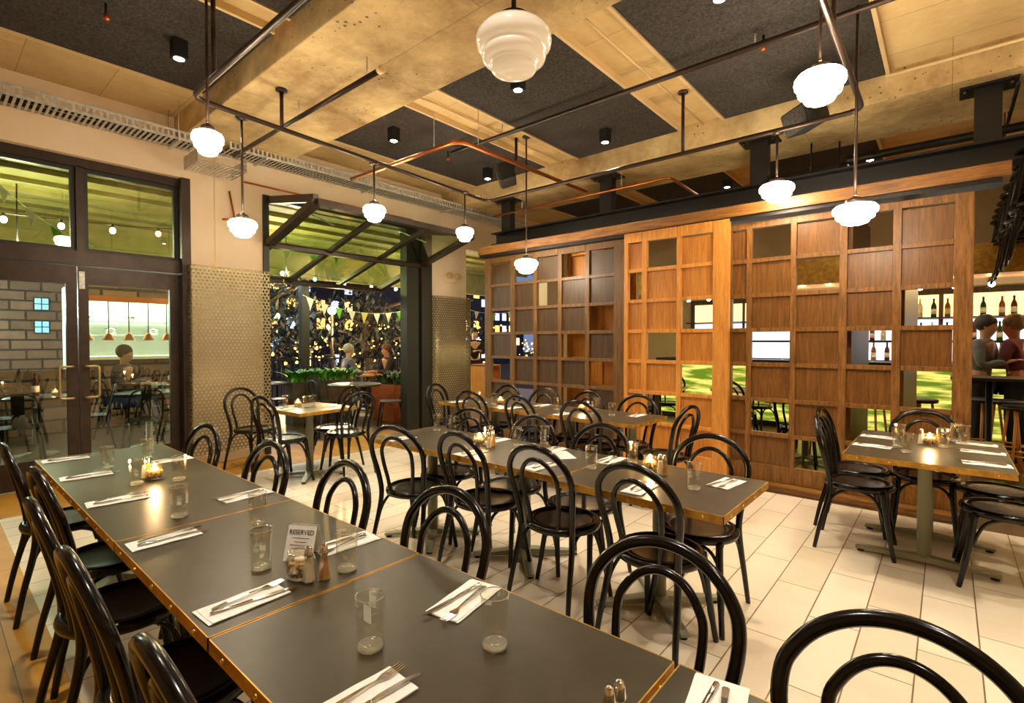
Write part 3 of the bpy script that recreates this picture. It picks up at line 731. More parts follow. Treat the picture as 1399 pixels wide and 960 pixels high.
for x, y, r, w in ((-2.74,2.20,.25,'leftmost of the middle table near side'),(-2.20,2.33,-.05,'second on the near side of the middle table'),
        (-1.62,2.33,-.02,'third on the near side of the middle table'),(-1.03,2.29,-.08,'on the near side, right end of the middle table')):
    chair(x, y, UP+r, 'black bentwood chair, ' + w)
for x, y, r, w in ((-2.88,2.63,.1,'left end of the middle table far side'),(-2.28,2.65,-.05,'second on the far side of the middle table'),
        (-1.70,2.64,.0,'third on the far side of the middle table'),(-1.01,2.71,.06,'far side, right end of the middle table')):
    chair(x, y, DN+r, 'black bentwood chair, ' + w)
for x, y, r, w in ((-3.95,4.12,.1,'left one on the near side of the back row'),(-3.22,4.12,-.1,'middle one on the near side of the back row'),(-2.54,4.12,.05,'right one on the near side of the back row')):
    chair(x, y, UP+r, 'black bentwood chair, ' + w)
chair(-4.66, 4.28, RT+.2, 'black bentwood chair at the left head of the back row, by the rounded column')
chair(-1.88, 4.22, LF-.1, 'black bentwood chair at the right head of the back row')
for x, r, w in ((-4.08,.0,'farthest left against the dark screen'),(-3.50,.05,'second against the dark screen'),(-2.94,-.04,'third against the dark screen'),(-2.34,.03,'before the honey door')):
    chair(x, 4.44, DN+r, 'black bentwood chair, far side of the back row, ' + w)
chair(-.46, 4.30, RT+.05, 'black bentwood chair at the left of the lone right table, nearer one')
chair(-.52, 4.76, RT-.05, 'black bentwood chair at the left of the lone right table, farther one')
chair(-.12, 4.84, DN+.05, 'black bentwood chair behind the lone right table, against the oak screen')
chair(.27, 4.16, LF+.02, 'black bentwood chair at the right of the lone right table, nearer one')
chair(.26, 4.66, LF-.02, 'black bentwood chair at the right of the lone right table, farther one')
chair(-5.14, 2.42, UP+.15, 'black bentwood chair facing the small table from the near side')
chair(-5.95, 2.46, RT+.25, 'black bentwood chair with its back to the perforated column')
chair(-4.98, 3.02, LF+.1, 'black bentwood chair right of the small table, light catching its seat')
chair(-5.35, 3.10, DN+.1, 'black bentwood chair on the far side of the small table')
# chairs hung from the ceiling over the bar end
for k in range(9):
    y = 6.15 + k*.42
    chair(.62+.0*k, y, LF+j(.05), 'black bentwood chair hung from the ceiling, upper row, number %s from the room side' % ('first','second','third','fourth','fifth','sixth','seventh','eighth','ninth')[k], 'chairs hung from the ceiling', z=2.60)
for k in range(7):
    y = 6.35 + k*.5
    chair(.60, y, LF+j(.05), 'black bentwood chair hung lower, lower row, %s from the room side' % ('first','second','third','fourth','fifth','sixth','seventh')[k], 'chairs hung from the ceiling', z=2.15)
m = MB()
m.tube([(.42,6.0,3.6),(.42,9.7,3.6)], .015, 8); m.tube([(.85,6.0,3.6),(.85,9.7,3.6)], .015, 8)
r = m.build('hanging_rack', M['black']); tag(r, 'black steel rack that carries the hung chairs', 'rack')
m = MB()
for k in range(9):
    for x in (.42,.85): m.tube([(x,6.15+k*.42,3.6),(x,6.15+k*.42,ZC)], .006, 6)
for k in range(9): m.tube([(.85,6.15+k*.42,3.6),(.85,6.15+k*.42,3.45)], .006, 6)
m.build('hook', M['black'], r)

# ------------------------------------------------------------------ tableware
def fork_proto():
    e = empty('fork')
    prof = [(-.100,.0035),(-.095,.0075),(-.06,.0062),(0,.0034),(.035,.0030),(.045,.007),(.055,.0115),(.066,.0122)]
    zz = lambda y: .0055 + .0035*math.sin((y+.1)/.2*PI*1.6)
    vs = []; fs = []
    for y, w in prof:
        for s, h in ((-1,0),(1,0),(1,.0018),(-1,.0018)): vs.append((s*w, y, zz(y)+h))
    for i in range(len(prof)-1):
        for k in range(4): fs.append((i*4+k, i*4+(k+1) % 4, i*4+4+(k+1) % 4, i*4+4+k))
    fs.append((3,2,1,0)); b = (len(prof)-1)*4; fs.append((b,b+1,b+2,b+3))
    MB().add(vs, fs).build('handle', M['steel'], e)
    m = MB()
    for k in range(4):
        x = -.0102 + k*.0068
        m.add([(x-.0018,.064,zz(.064)),(x+.0018,.064,zz(.064)),(x+.0018,.064,zz(.064)+.0018),(x-.0018,.064,zz(.064)+.0018),
               (x*.95-.0008,.105,zz(.105)+.003),(x*.95+.0008,.105,zz(.105)+.003),(x*.95+.0008,.105,zz(.105)+.0042),(x*.95-.0008,.105,zz(.105)+.0042)],
              [(3,2,1,0),(4,5,6,7),(0,1,5,4),(1,2,6,5),(2,3,7,6),(3,0,4,7)])
    m.build('tines', M['steel'], e); return e
def knife_proto():
    e = empty('knife')
    m = MB(); m.tube([(0,-.105,.007),(0,-.10,.007),(0,-.05,.007),(0,-.005,.007),(0,.0,.007)], [.003,.0068,.0062,.0048,.003], 8)
    for i in range(len(m.v)): x, y, z = m.v[i]; m.v[i] = (x, y, .0055+(z-.007)*.6)
    m.build('handle', M['steel'], e)
    MB().prism([(-.004,-.002),(-.0075,.02),(-.0085,.07),(-.005,.105),(.002,.118),(.006,.112),(.006,.02),(.004,-.002)], .0045, .0058).build('blade', M['steel'], e)
    return e
def napkin_proto():
    e = empty('napkin')
    m = MB()
    n = 10
    vs = []; 
    for layer, (dx, dy, w, l) in enumerate(((0,0,.105,.215),(.003,.004,.100,.205))):
        z0 = .0008 + layer*.0018; b = []
        for i in range(n+1):
            for jx in range(5):
                x = dx + (jx/4-.5)*w; y = dy + (i/n-.5)*l
                b.append((x, y, z0 + .0007*math.sin(i*1.3+layer)*math.cos(jx*1.7)))
        t = [(x, y, z+.0014) for x, y, z in b]
        fs = []
        N1 = len(b)
        for i in range(n):
            for jx in range(4):
                a = i*5+jx; fs.append((N1+a, N1+a+1, N1+a+6, N1+a+5)); fs.append((a, a+5, a+6, a+1))
        ring = [jx for jx in range(5)] + [i*5+4 for i in range(1,n+1)] + [n*5+jx for jx in range(3,-1,-1)] + [i*5 for i in range(n-1,0,-1)]
        for a, c in zip(ring, ring[1:]+ring[:1]): fs.append((a, c, N1+c, N1+a))
        m.add(b+t, fs, False)
    m.build('folded_paper', M['napkin'], e); return e
def glass_proto():
    e = empty('tumbler')
    MB().lathe([(.0285,.004),(.0305,.05),(.0335,.124)], 12, smooth=False).build('tumbler_body', M['glass'], e)
    MB().lathe([(.0335,.1235),(.0342,.1248),(.0335,.1262),(.0322,.1248),(.0335,.1235)], 28).build('rim', M['thickglass'], e)
    MB().lathe([(0,.001),(.0265,.001),(.0288,.003),(.0290,.011),(.026,.013),(.012,.0105),(0,.009)], 28).build('thick_base', M['thickglass'], e)
    return e
def candle_proto():
    e = empty('candle_jar')
    MB().lathe([(0,.001),(.034,.001),(.041,.008),(.043,.03),(.042,.055),(.036,.066),(.038,.078),(.036,.08),(.033,.067),(.038,.054),(.039,.03),(.037,.012),(0,.006)], 28).build('jar', M['glass'], e)
    f = MB().lathe([(0,.008),(.036,.012),(.0375,.03),(.0365,.046),(.03,.05),(0,.048)], 24).build('filling', M['beans'], e)
    c = MB().lathe([(0,.049),(.017,.049),(.017,.060),(.014,.061),(0,.060)], 16).build('tealight', M['wax'], e)
    MB().lathe([(0,.060),(.004,.063),(.0055,.070),(.003,.08),(0,.088)], 10).build('flame', M['flame'], c)
    ld = bpy.data.lights.new('candle_glow', 'POINT'); ld.energy = .9; ld.color = (1,.62,.28); ld.shadow_soft_size = .012
    lo = bpy.data.objects.new('glow', ld); COL.objects.link(lo); lo.parent = e; lo.location = (0,0,.105)
    return e
def shaker_proto(fill, name):
    e = empty(name)
    MB().lathe([(0,.001),(.0195,.001),(.021,.004),(.0185,.02),(.0135,.06),(.0115,.078),(.0105,.078),(0,.078)], 6, smooth=False).build('body', M['glass'], e)
    MB().lathe([(0,.006),(.0168,.006),(.0155,.02),(.0108,.06),(.0095,.072),(0,.072)], 6, smooth=False).build('filling', M[fill], e)
    MB().lathe([(.0125,.078),(.013,.084),(.011,.092),(.0105,.098),(.0075,.106),(.003,.110),(0,.110)], 14).build('cap', M['chrome'], e)
    return e
FK, KN, NP, GL, CJ = Proto(fork_proto()), Proto(knife_proto()), Proto(napkin_proto()), Proto(glass_proto()), Proto(candle_proto())
SA, PE = Proto(shaker_proto('salt','salt_shaker')), Proto(shaker_proto('pepper','pepper_shaker'))
TZ = T+.0012
def setting(x, y, rz, where, cut=True):
    NP.place((x,y,TZ), rz+j(.08), 'white folded napkin ' + where, 'folded napkins', 'napkin')
    if not cut: return
    c, s = math.cos(rz), math.sin(rz)
    def off(dx, dy): return (x+dx*c-dy*s, y+dx*s+dy*c, TZ+.0032)
    FK.place(off(-.018,.022), rz+.10+j(.05), 'steel fork resting on the napkin ' + where, 'forks', 'fork')
    KN.place(off(.022,.018), rz-.08+j(.05), 'steel knife resting on the napkin ' + where, 'knives', 'knife')
for x, w in ((-4.02,'at the far left corner of the front row'),(-3.44,'second on the left side, near the far lone glass'),(-2.81,'third on the left side, left of the far candle'),
             (-2.13,'fourth on the left side, just past the brass seam'),(-1.45,'in the left foreground, left of the reserved sign'),(-.87,'at the bottom edge in the foreground')):
    setting(x, AY0+.125 + (-.015 if x > -1 else 0), 0, w)
for x, w in ((-3.52,'on the far side, near the far candle'),(-2.45,'past the glass at the seam'),(-1.60,'on the far side, behind the salt and pepper'),
             (-1.00,'on the far side, under the tall front glass'),(-.33,'at the bottom right corner of the front row')):
    setting(x, AY1-.115+(.0 if x < -.5 else .01), PI+(.15 if x > -1.1 else 0), w)
def glass(px, py, w): 
    p = unproj(px, py, z=T); GL.place((p.x,p.y,TZ), 0, 'clear glass tumbler ' + w, 'tumblers', 'glass')
for px, py, w in ((147,641,'nearest the doors on the left of the front row'),(187,662,'left of the far candle'),(202,628,'behind the far candle'),(245,656,'right of the far candle'),(245,706,'in front of the far candle'),
        (352,717,'at the brass seam, partly behind another glass'),(357,777,'left of the reserved sign'),(474,779,'right of the salt and pepper'),(506,886,'nearest the camera, left one'),(676,884,'nearest the camera, right one'),
        (948,668,'at the right end of the middle table'),(808,640,'behind the right near chair of the middle table'),(744,607,'before the menu card, middle table'),(864,634,'beside the near candle, middle table'),(706,609,'left one before the menu card, middle table'),
        (597,588,'tall one at the left end of the middle table'),(618,590,'second at the left end of the middle table'),(668,608,'beside the shakers, middle table far part')):
    glass(px, py, w)
for px, py, w in ((653,550,'at the left of the back row'),(675,553,'beside the left candle of the back row'),(760,560,'in the middle of the back row'),(815,560,'right of the right candle, back row'),(836,568,'at the right end of the back row'),
        (1229,604,'tallest at the back, lone right table'),(1239,618,'foremost on the lone right table'),(1226,611,'leftmost on the lone right table'),(1289,611,'right of the candle, lone right table'),(1306,603,'left of the pair at right, lone right table'),(1317,606,'rightmost on the lone right table'),
        (390,556,'left of the candle on the small table'),(419,557,'right of the candle on the small table'),(428,556,'rightmost on the small table')):
    glass(px, py, w)
def candle(px, py, w):
    p = unproj(px, py, z=T); CJ.place((p.x,p.y,TZ), 0, 'lit candle in a glass jar ' + w, 'candle jars', 'candle')
candle(211,655,'at the far end of the front row'); candle(655,608,'on the farther part of the middle table'); candle(888,642,'at the near end of the middle table')
candle(684,552,'at the left of the back row'); candle(795,562,'at the right of the back row'); candle(1270,608,'on the lone right table'); candle(407,556,'on the small table by the column')
p = unproj(411,788,z=T)
o = copy_tree(CJ.r); o.location = (p.x,p.y,TZ); tag(o, 'unlit candle jar with dark filling before the reserved sign', 'candle', 'candle jars')
for ch in list(o.children_recursive):
    if ch.type == 'LIGHT' or ch.name.startswith('flame'): bpy.data.objects.remove(ch)
for ch in o.children:
    if ch.name.startswith('tealight'): ch.data = ch.data.copy(); ch.data.materials[0] = M['salt']
def shakers(p1, p2, w):
    p = unproj(*p1, z=T); SA.place((p.x,p.y,TZ), 0, 'glass salt shaker with chrome cap ' + w, 'salt shakers', 'salt shaker')
    p = unproj(*p2, z=T); PE.place((p.x,p.y,TZ), .4, 'glass pepper shaker with chrome cap ' + w, 'pepper shakers', 'pepper shaker')
shakers((422,796),(443,792),'before the reserved sign'); shakers((846,1012),(832,1022),'at the bottom edge of the picture')
shakers((197,654),(203,653),'beside the far candle'); shakers((668,612),(674,610),'beside the candle of the middle table'); shakers((902,648),(908,650),'at the near candle of the middle table')
shakers((1258,607),(1281,607),'on the lone right table'); shakers((809,562),(804,562),'on the back row')
# reserved sign
def text(s, size, parent, M4, mat, name='lettering', ext=.0003):
    cu = bpy.data.curves.new(name, 'FONT'); cu.body = s; cu.size = size; cu.extrude = ext; cu.align_x = 'CENTER'
    o = bpy.data.objects.new(name, cu); COL.objects.link(o); o.data.materials.append(M[mat])
    me = bpy.data.meshes.new_from_object(o.evaluated_get(bpy.context.evaluated_depsgraph_get())); bpy.data.objects.remove(o)
    o = bpy.data.objects.new(name, me); COL.objects.link(o)
    if not me.materials: me.materials.append(M[mat])
    o.parent = parent; o.matrix_local = M4; return o
p = unproj(410,768,z=T)
e = empty('reserved_sign', (p.x-.03,p.y+.03,TZ), .55); tag(e, 'white tent card reading RESERVED behind the unlit candle jar', 'sign')
tilt = .34; W, Hh = .050, .112
def sheet(s):
    m = MB(); a = Matrix.Translation((0, s*(-.043), 0)) @ Matrix.Rotation(-s*tilt, 4, 'X')
    b = len(m.v); m.box(-W, W, -.0005, .0005, 0, Hh); m.xf(a, b); return m
sheet(1).build('front_sheet', M['napkin'], e); sheet(-1).build('back_sheet', M['napkin'], e)
A = Matrix.Translation((0,-.0435,0)) @ Matrix.Rotation(-tilt, 4, 'X')
text('RESERVED', .0205, e, A @ Matrix.Translation((0,-.0012,.084)) @ Matrix.Rotation(PI/2,4,'X') @ Matrix.Scale(.95,4,(1,0,0)), 'black')
m = MB()
for k, (wd, zz) in enumerate(((.030,.072),(.022,.060),(.034,.050),(.026,.040))): m.box(-wd, wd, -.0012, -.0008, zz, zz+.0016)
m.xf(A).build('printed_line', M['bronze'], e)
# menu card lying on the middle table, left of the seam
q = unproj(765,622,z=T)
e = empty('menu_card', (q.x,q.y,TZ), .9); tag(e, 'white printed card lying flat on the middle table', 'card')
MB().box(-.075,.075,-.105,.105,.0005,.0016).build('sheet', M['napkin'], e)
m = MB()
for k in range(12): m.box(-.055,.055-random.uniform(0,.03),.08-k*.0135,.082-k*.0135,.0016,.0018)
m.build('printed_line', M['bronze'], e)
# settings of the other tables
for x, y, r, w in ((-3.02,2.28,0,'at the left end of the middle table'),(-2.30,2.28,0,'behind the second near chair of the middle table'),(-1.75,2.29,0,'behind the third near chair of the middle table'),(-1.12,2.26,0,'behind the near right chair of the middle table'),
        (-2.45,2.68,PI,'on the far side, middle of the middle table'),(-1.95,2.68,PI,'on the far side, beside the printed card'),(-1.52,2.68,PI,'on the far side, left of the near candle'),(-.83,2.62,PI-.2,'at the right end of the middle table')):
    setting(x, y, r, w)
for x, y, r, w in ((-4.35,4.10,0,'at the near left of the back row'),(-3.5,4.10,0,'at the near centre of the back row'),(-2.85,4.08,0,'at the near right of the back row'),(-3.4,4.48,PI,'on the far side of the back row, centre'),(-2.25,4.46,PI,'at the right end of the back row')):
    setting(x, y, r, w)
for x, y, r, w in ((-.38,4.20,-PI/2,'at the near left of the lone right table'),(-.38,4.62,-PI/2,'at the far left of the lone right table'),(.18,4.00,PI/2,'at the near right of the lone right table'),(.18,4.42,PI/2,'at the middle right of the lone right table'),(.16,4.74,PI/2,'at the far right of the lone right table')):
    setting(x, y, r, w)
setting(-5.25,2.50,.1,'on the small table by the column'); setting(-5.1,2.93,PI,'on the far side of the small table')

#@@REST0@@
# ------------------------------------------------------------------ people
def skin_mesh(name, pts, edges, mat, parent, root=0, lev=2):
    """one continuous surface grown round a skeleton: pts {key:(pos,(rx,ry))}"""
    keys = list(pts); idx = {k: i for i, k in enumerate(keys)}
    bm = bmesh.new(); sk = bm.verts.layers.skin.verify()
    vs = [bm.verts.new(pts[k][0]) for k in keys]
    for v, k in zip(vs, keys):
        r = pts[k][1]; v[sk].radius = r if isinstance(r, tuple) else (r, r)
        v[sk].use_root = (idx[k] == root)
    for a, b in edges: bm.edges.new((vs[idx[a]], vs[idx[b]]))
    me = bpy.data.meshes.new(name); bm.to_mesh(me); bm.free()
    tmp = bpy.data.objects.new(name, me); COL.objects.link(tmp)
    s = tmp.modifiers.new('s', 'SKIN'); s.use_smooth_shade = True
    u = tmp.modifiers.new('u', 'SUBSURF'); u.levels = lev; u.render_levels = lev
    dg = bpy.context.evaluated_depsgraph_get(); ev = tmp.evaluated_get(dg)
    m2 = bpy.data.meshes.new_from_object(ev); bpy.data.objects.remove(tmp)
    for p in m2.polygons: p.use_smooth = True
    m2.materials.clear(); m2.materials.append(mat)
    o = bpy.data.objects.new(name, m2); COL.objects.link(o); o.parent = parent
    return o
def person(loc, rz, label, sit=True, hand=(.34,.80), skin=(206,150,120), top=(90,100,110), legs=(40,42,52), hairc=(60,44,34), arms='fwd', seat=.46, bald=False):
    e = empty('person', loc, rz); tag(e, label, 'person')
    hz = seat+.09 if sit else .93
    sz = hz + .50; nz = hz+.575
    lean = .05 if sit else .03
    P = {'pel': ((0,0,hz),(.135,.10)), 'sp': ((0,.0,hz+.22),(.125,.095)), 'ch': ((0,lean,hz+.40),(.15,.105)), 'nb': ((0,lean,hz+.52),(.05,.05)), 'nk': ((0,lean+.015,nz),.052),
         'hb': ((0,lean+.038,nz+.07),(.072,.084)), 'hm': ((0,lean+.035,nz+.15),(.084,.098)), 'ht': ((0,lean+.02,nz+.225),(.052,.06)), 'no': ((0,lean+.128,nz+.105),.012)}
    E_ = [('pel','sp'),('sp','ch'),('ch','nb'),('nb','nk'),('nk','hb'),('hb','hm'),('hm','ht'),('hb','no')]
    T_ = {k: (P[k][0], tuple(a+.014 for a in P[k][1])) for k in ('pel','sp','ch')}; T_['nb'] = ((0,lean,hz+.545), .068)
    TE = [('pel','sp'),('sp','ch'),('ch','nb')]
    for s, n in ((-1,'l'),(1,'r')):
        sh = (s*.185, lean, sz-.02)
        if arms == 'fwd': el = (s*.24, lean+.12, sz-.27); wr = (s*.10, lean+hand[0], hand[1]+.035); d = Vector((-s*.25, 1, -.05)).normalized()
        elif arms == 'down': el = (s*.235, lean-.02, sz-.30); wr = (s*.235, lean+.05, sz-.55); d = Vector((0,.1,-1)).normalized()
        else: el = (s*.23, lean+.05, sz-.28); wr = (s*.07, lean+.26, sz-.22); d = Vector((-s*.8,.5,.2)).normalized()
        P['s'+n] = (sh,.058); P['e'+n] = (el,.040); P['w'+n] = (wr,(.026,.022))
        E_ += [('ch','s'+n),('s'+n,'e'+n),('e'+n,'w'+n)]
        T_['s'+n] = (sh,.074); T_['e'+n] = (el,.054); T_['w'+n] = (tuple(Vector(el).lerp(Vector(wr),.88)),.038); TE += [('ch','s'+n),('s'+n,'e'+n),('e'+n,'w'+n)]
        W = Vector(wr); side = d.cross(Vector((0,0,1))) if abs(d.z) < .9 else Vector((0,1,0))
        pa = W + d*.06; P['p'+n] = (tuple(pa),(.036,.016)); E_.append(('w'+n,'p'+n))
        for fi, (o_, ln) in enumerate(((-.027,.062),(-.009,.074),(.009,.070),(.027,.054))):
            a = pa + d*.035 + side*o_; b = a + d*ln*.5 + Vector((0,0,-.006)); c = a + d*ln*.9 + Vector((0,0,-.022))
            for q, (pt, r) in enumerate(((a,.0095),(b,.0085),(c,.007))): P['f%s%d%d' % (n,fi,q)] = (tuple(pt), r)
            E_ += [('p'+n,'f%s%d0' % (n,fi)),('f%s%d0' % (n,fi),'f%s%d1' % (n,fi)),('f%s%d1' % (n,fi),'f%s%d2' % (n,fi))]
        a = W + d*.03 - side*s*.035; b = a + d*.035 - side*s*.02
        P['t%s0' % n] = (tuple(a),.011); P['t%s1' % n] = (tuple(b),.009); E_ += [('w'+n,'t%s0' % n),('t%s0' % n,'t%s1' % n)]
        hip = (s*.095, .0, hz-.02)
        if sit: kn = (s*.12,.43,seat+.06); an = (s*.12,.42,.10); toe = (s*.13,.58,.035)
        else: kn = (s*.11,.02,.50); an = (s*.115,-.02,.09); toe = (s*.125,.13,.035)
        if sit and seat > .6: an = (s*.12,.36,seat-.38); toe = (s*.13,.5,seat-.44)
        P['h'+n] = (hip,.085); P['k'+n] = (kn,.056); P['a'+n] = (an,.036); P['o'+n] = (toe,(.04,.028))
        E_ += [('pel','h'+n),('h'+n,'k'+n),('k'+n,'a'+n),('a'+n,'o'+n)]
    sk_ = noisy('skin', tuple(c*.94 for c in skin), skin, 6, .55)
    skin_mesh('body', P, E_, sk_, e)
    skin_mesh('shirt', T_, TE, noisy('shirt cloth', tuple(c*.8 for c in top), top, 10, .85, bump=.2), e)
    L_ = {'pel': ((0,0,hz+.02),(.148,.115))}; LE = []
    for n in 'lr':
        L_['h'+n] = (P['h'+n][0],.100); L_['k'+n] = (P['k'+n][0],.072); L_['a'+n] = (P['a'+n][0],.056); LE += [('pel','h'+n),('h'+n,'k'+n),('k'+n,'a'+n)]
    skin_mesh('trousers', L_, LE, flat('trouser cloth', legs, .85), e)
    for n in 'lr':
        a, t = Vector(P['a'+n][0]), Vector(P['o'+n][0])
        m = MB().tube([a+Vector((0,-.05,-.06)), a+Vector((0,0,-.045)), a.lerp(t,.6)+Vector((0,0,-.005)), t+Vector((0,.03,-.002))], [.036,.046,.042,.026], 10); m.build('shoe', M['blackplastic'], e)
    hc = Vector((0, lean+.012, nz+.165))
    m = MB(); prof = [(math.sin(PI*i/10*.70), math.cos(PI*i/10*.70)) for i in range(11)]
    m.lathe([(r*.099, z*.112) for r, z in prof][::-1] , 18, (0,0,0))
    m.xf(Matrix.Translation(hc) @ Matrix.Rotation(.62, 4, 'X') @ Matrix.Diagonal((.97,1.12,1,1)))
    m.build('hair', noisy('hair', tuple(c*.7 for c in hairc), hairc, 30, .6, bump=.5), e)
    for s in (-1, 1):
        MB().sphere((s*.029, lean+.103, nz+.135), .009, 8, 6).build('eye', M['blackplastic'], e)
        MB().sphere((s*.079, lean+.03, nz+.12), .022, 8, 6, (.35,.7,1)).build('ear', sk_, e)
    MB().sphere((0, lean+.107, nz+.072), .02, 8, 6, (1,.35,.25)).build('mouth', flat('lip', (150,80,70), .5), e)
    return e

# ------------------------------------------------------------------ terrace outside
TX = -10.7
struct(MB().box(TX-.2, -6.9, -4, 12, -.1, -.005).build('floor', M['pave']))
m = MB(); m.box(TX-.3, -6.9, -4, 12, 3.42, 3.6); m.box(TX-.35, TX-.15, -4, 12, 2.85, 3.42)
struct(m.build('ceiling', M['soffit']))
for k in range(6):
    x = -7.3 - k*.6
    b = MB().box(x-.02, x+.02, -4, 12, 3.36, 3.42).build('soffit_batten', M['soffit']); tag(b, 'long olive batten under the terrace ceiling, number %s from the doors' % ('one','two','three','four','five','six')[k], 'batten', 'terrace ceiling battens')
for k, y in enumerate((-1.5, 5.62, 8.6)):
    p = MB().box(TX-.33, TX-.17, y-.09, y+.09, 0, 2.85, .006).build('terrace_post', M['bronze2']); tag(p, ('dark post outside left of the glass doors','dark square terrace post seen through the folding window','dark square terrace post beyond the far pier')[k], 'post', 'terrace posts')
for k, y0 in enumerate((3.2, 4.85, 6.5, 8.15)):
    e = empty('terrace_railing', (TX-.25, y0, 0)); tag(e, 'black metal railing panel at the terrace edge, ' + ('left','second from the left','behind the seated couple','right')[k], 'railing', 'terrace railings')
    MB().box(-.02,.02,0,1.6,1.02,1.06).build('top_rail', M['black'], e); MB().box(-.015,.015,0,1.6,.10,.13).build('bottom_rail', M['black'], e)
    m = MB()
    for i in range(16): m.tube([(0,.05+i*.1,.13),(0,.05+i*.1,1.02)], .008, 6)
    m.build('bars', M['black'], e)
    MB().box(-.02,.02,-.02,.02,0,1.06).build('post', M['black'], e)
# planter with dark plants by the opening, trough with bright fern behind
def plant(e, n, box, h, mat, name='leaf', w=.05, arch=.5):
    m = MB()
    for i in range(n):
        x, y = random.uniform(box[0], box[1]), random.uniform(box[2], box[3]); a = random.uniform(0, 2*PI); L_ = h*random.uniform(.6, 1.1)
        d = Vector((math.cos(a), math.sin(a), 0)); s = Vector((-d.y, d.x, 0)); vs = []
        for t in (0,.3,.6,.85,1):
            p = Vector((x,y,box[4])) + d*L_*arch*t*t*1.4 + Vector((0,0,L_*(t-.35*t*t*arch*1.5)))
            ww = w*math.sin(PI*min(1,.15+t*.85))*.5+.001
            vs += [p-s*ww, p+s*ww]
        b = [(2*i2, 2*i2+1, 2*i2+3, 2*i2+2) for i2 in range(4)]; m.add(vs, b)
    o = m.build(name, mat, e); return tag(o, kind='stuff') if False else o
e = empty('wooden_planter', (-7.75, 5.86, 0)); tag(e, 'red timber planter box with dark shrubs just outside the folding window', 'planter')
m = MB(); m.box(-.35,.35,-.42,.42,0,.66,.005); m.build('box', M['planter'], e)
MB().box(-.31,.31,-.38,.38,.64,.67).build('soil', M['bark'], e)
plant(e, 220, (-.3,.3,-.36,.36,.66), .30, M['leafd'], 'foliage')
e = empty('fern_trough', (-8.6, 4.75, 0)); tag(e, 'grey trough of bright green ferns on the terrace', 'planter')
MB().box(-.14,.14,-.62,.62,0,.74,.006).build('trough', M['pave'], e)
plant(e, 320, (-.12,.12,-.58,.58,.73), .33, M['leaf'], 'foliage', .045, .7)
# metal cafe chair
def cafe_proto():
    e = empty('metal_cafe_chair')
    MB().box(-.18,.18,-.18,.18,.44,.455,.004).build('seat', M['blackplastic'], e)
    for s in (-1,1):
        MB().tube([(s*.15,.15,.445),(s*.20,.21,0)], [.018,.013], 8).build('leg', M['black'], e)
        MB().tube([(s*.15,-.15,.445),(s*.20,-.24,0)], [.018,.013], 8).build('leg', M['black'], e)
    pts = smooth_path([(-.17,-.16,.45),(-.175,-.21,.62),(-.15,-.245,.80),(0,-.262,.85),(.15,-.245,.80),(.175,-.21,.62),(.17,-.16,.45)], 5)
    MB().tube(pts, .012, 8).build('back_frame', M['black'], e)
    m = MB(); m.bar((0,-.16,.45),(0,-.255,.84),.11,.004,(0,1,0)); m.build('back_slat', M['black'], e)
    return e
CC = Proto(cafe_proto())
def cafe(x, y, rz, w): CC.place((x,y,0), rz, 'black metal cafe chair ' + w, 'metal cafe chairs on the terrace', 'chair')
def round_table(x, y, h, r, w, mt='top'):
    e = empty('round_table', (x,y,0)); tag(e, 'round pedestal table ' + w, 'table', 'terrace tables')
    MB().lathe([(0,h-.03),(r-.01,h-.03),(r,h-.025),(r,h-.003),(r-.004,h),(0,h)], 36).build('tabletop', M[mt], e)
    MB().lathe([(0,.0),(.22,.0),(.21,.02),(.04,.04),(.035,h-.03),(0,h-.03)], 20).build('pedestal', M['ped'], e)
TE_ = 'metal'
round_table(-7.35, 4.62, .75, .42, 'in the open folding window')
round_table(-9.35, 6.20, .74, .36, 'of warm wood where the couple sits', 'oakl')
round_table(-8.6, 3.75, .75, .36, 'behind the small brass edged table, outside')
round_table(-8.75, .95, .75, .38, 'outside behind the left glass door')
round_table(-8.35, 2.05, .75, .38, 'outside behind the right glass door, nearer')
round_table(-9.75, 2.75, .75, .38, 'outside behind the right glass door, farther')
for a in ((-7.05,5.13,PI-.5,'with slanted back at the right of the doorway table'),(-7.9,4.35,-1.7,'left of the doorway table'),(-7.2,4.08,-.1,'before the doorway table'),(-8.1,3.42,-.9,'at the outdoor table behind the small table'),
          (-8.75,4.1,2.9,'between the fern trough and the outdoor table'),(-8.15,.75,1.4,'at the left, outside the left glass door'),(-9.2,.65,-1.2,'on the far side of the table outside the left door'),(-8.75,1.5,3.0,'between the two tables outside the doors'),
          (-7.8,1.85,1.5,'just outside the right glass door'),(-8.4,2.65,3.0,'right of the table outside the right door'),(-9.3,2.35,-.8,'left of the farther table outside the right door'),(-9.6,3.35,3.0,'right of the farther table outside the right door'),
          (-7.75,3.0,.6,'outside the left end of the folding window')): cafe(*a)
person((-9.42,5.72,0), .1-.35, 'seated grey haired person in grey jacket at the wooden terrace table', skin=(222,168,140), top=(112,118,128), legs=(40,42,54), hairc=(196,184,160), hand=(.30,.76))
cafe(-9.44,5.70,-.25,'under the grey haired person')
person((-9.30,6.72,0), PI-.25, 'seated red haired person in dark patterned shirt at the wooden terrace table', skin=(212,146,116), top=(62,46,56), legs=(36,36,44), hairc=(120,72,48), hand=(.30,.76))
cafe(-9.30,6.74,PI-.25,'under the red haired person')
person((-9.55,1.98,0), -.6, 'person in dark jacket and blue jeans seated outside the right glass door', skin=(206,150,120), top=(48,34,36), legs=(50,62,110), hairc=(60,40,28), hand=(.30,.77))
cafe(-9.56,1.96,-.6,'under the person outside the right glass door')
person((-8.7,8.72,0), -2.0, 'standing person with black hair in dark jacket beyond the far pier', sit=False, arms='hold', skin=(220,176,146), top=(34,38,44), legs=(28,30,36), hairc=(20,16,14))
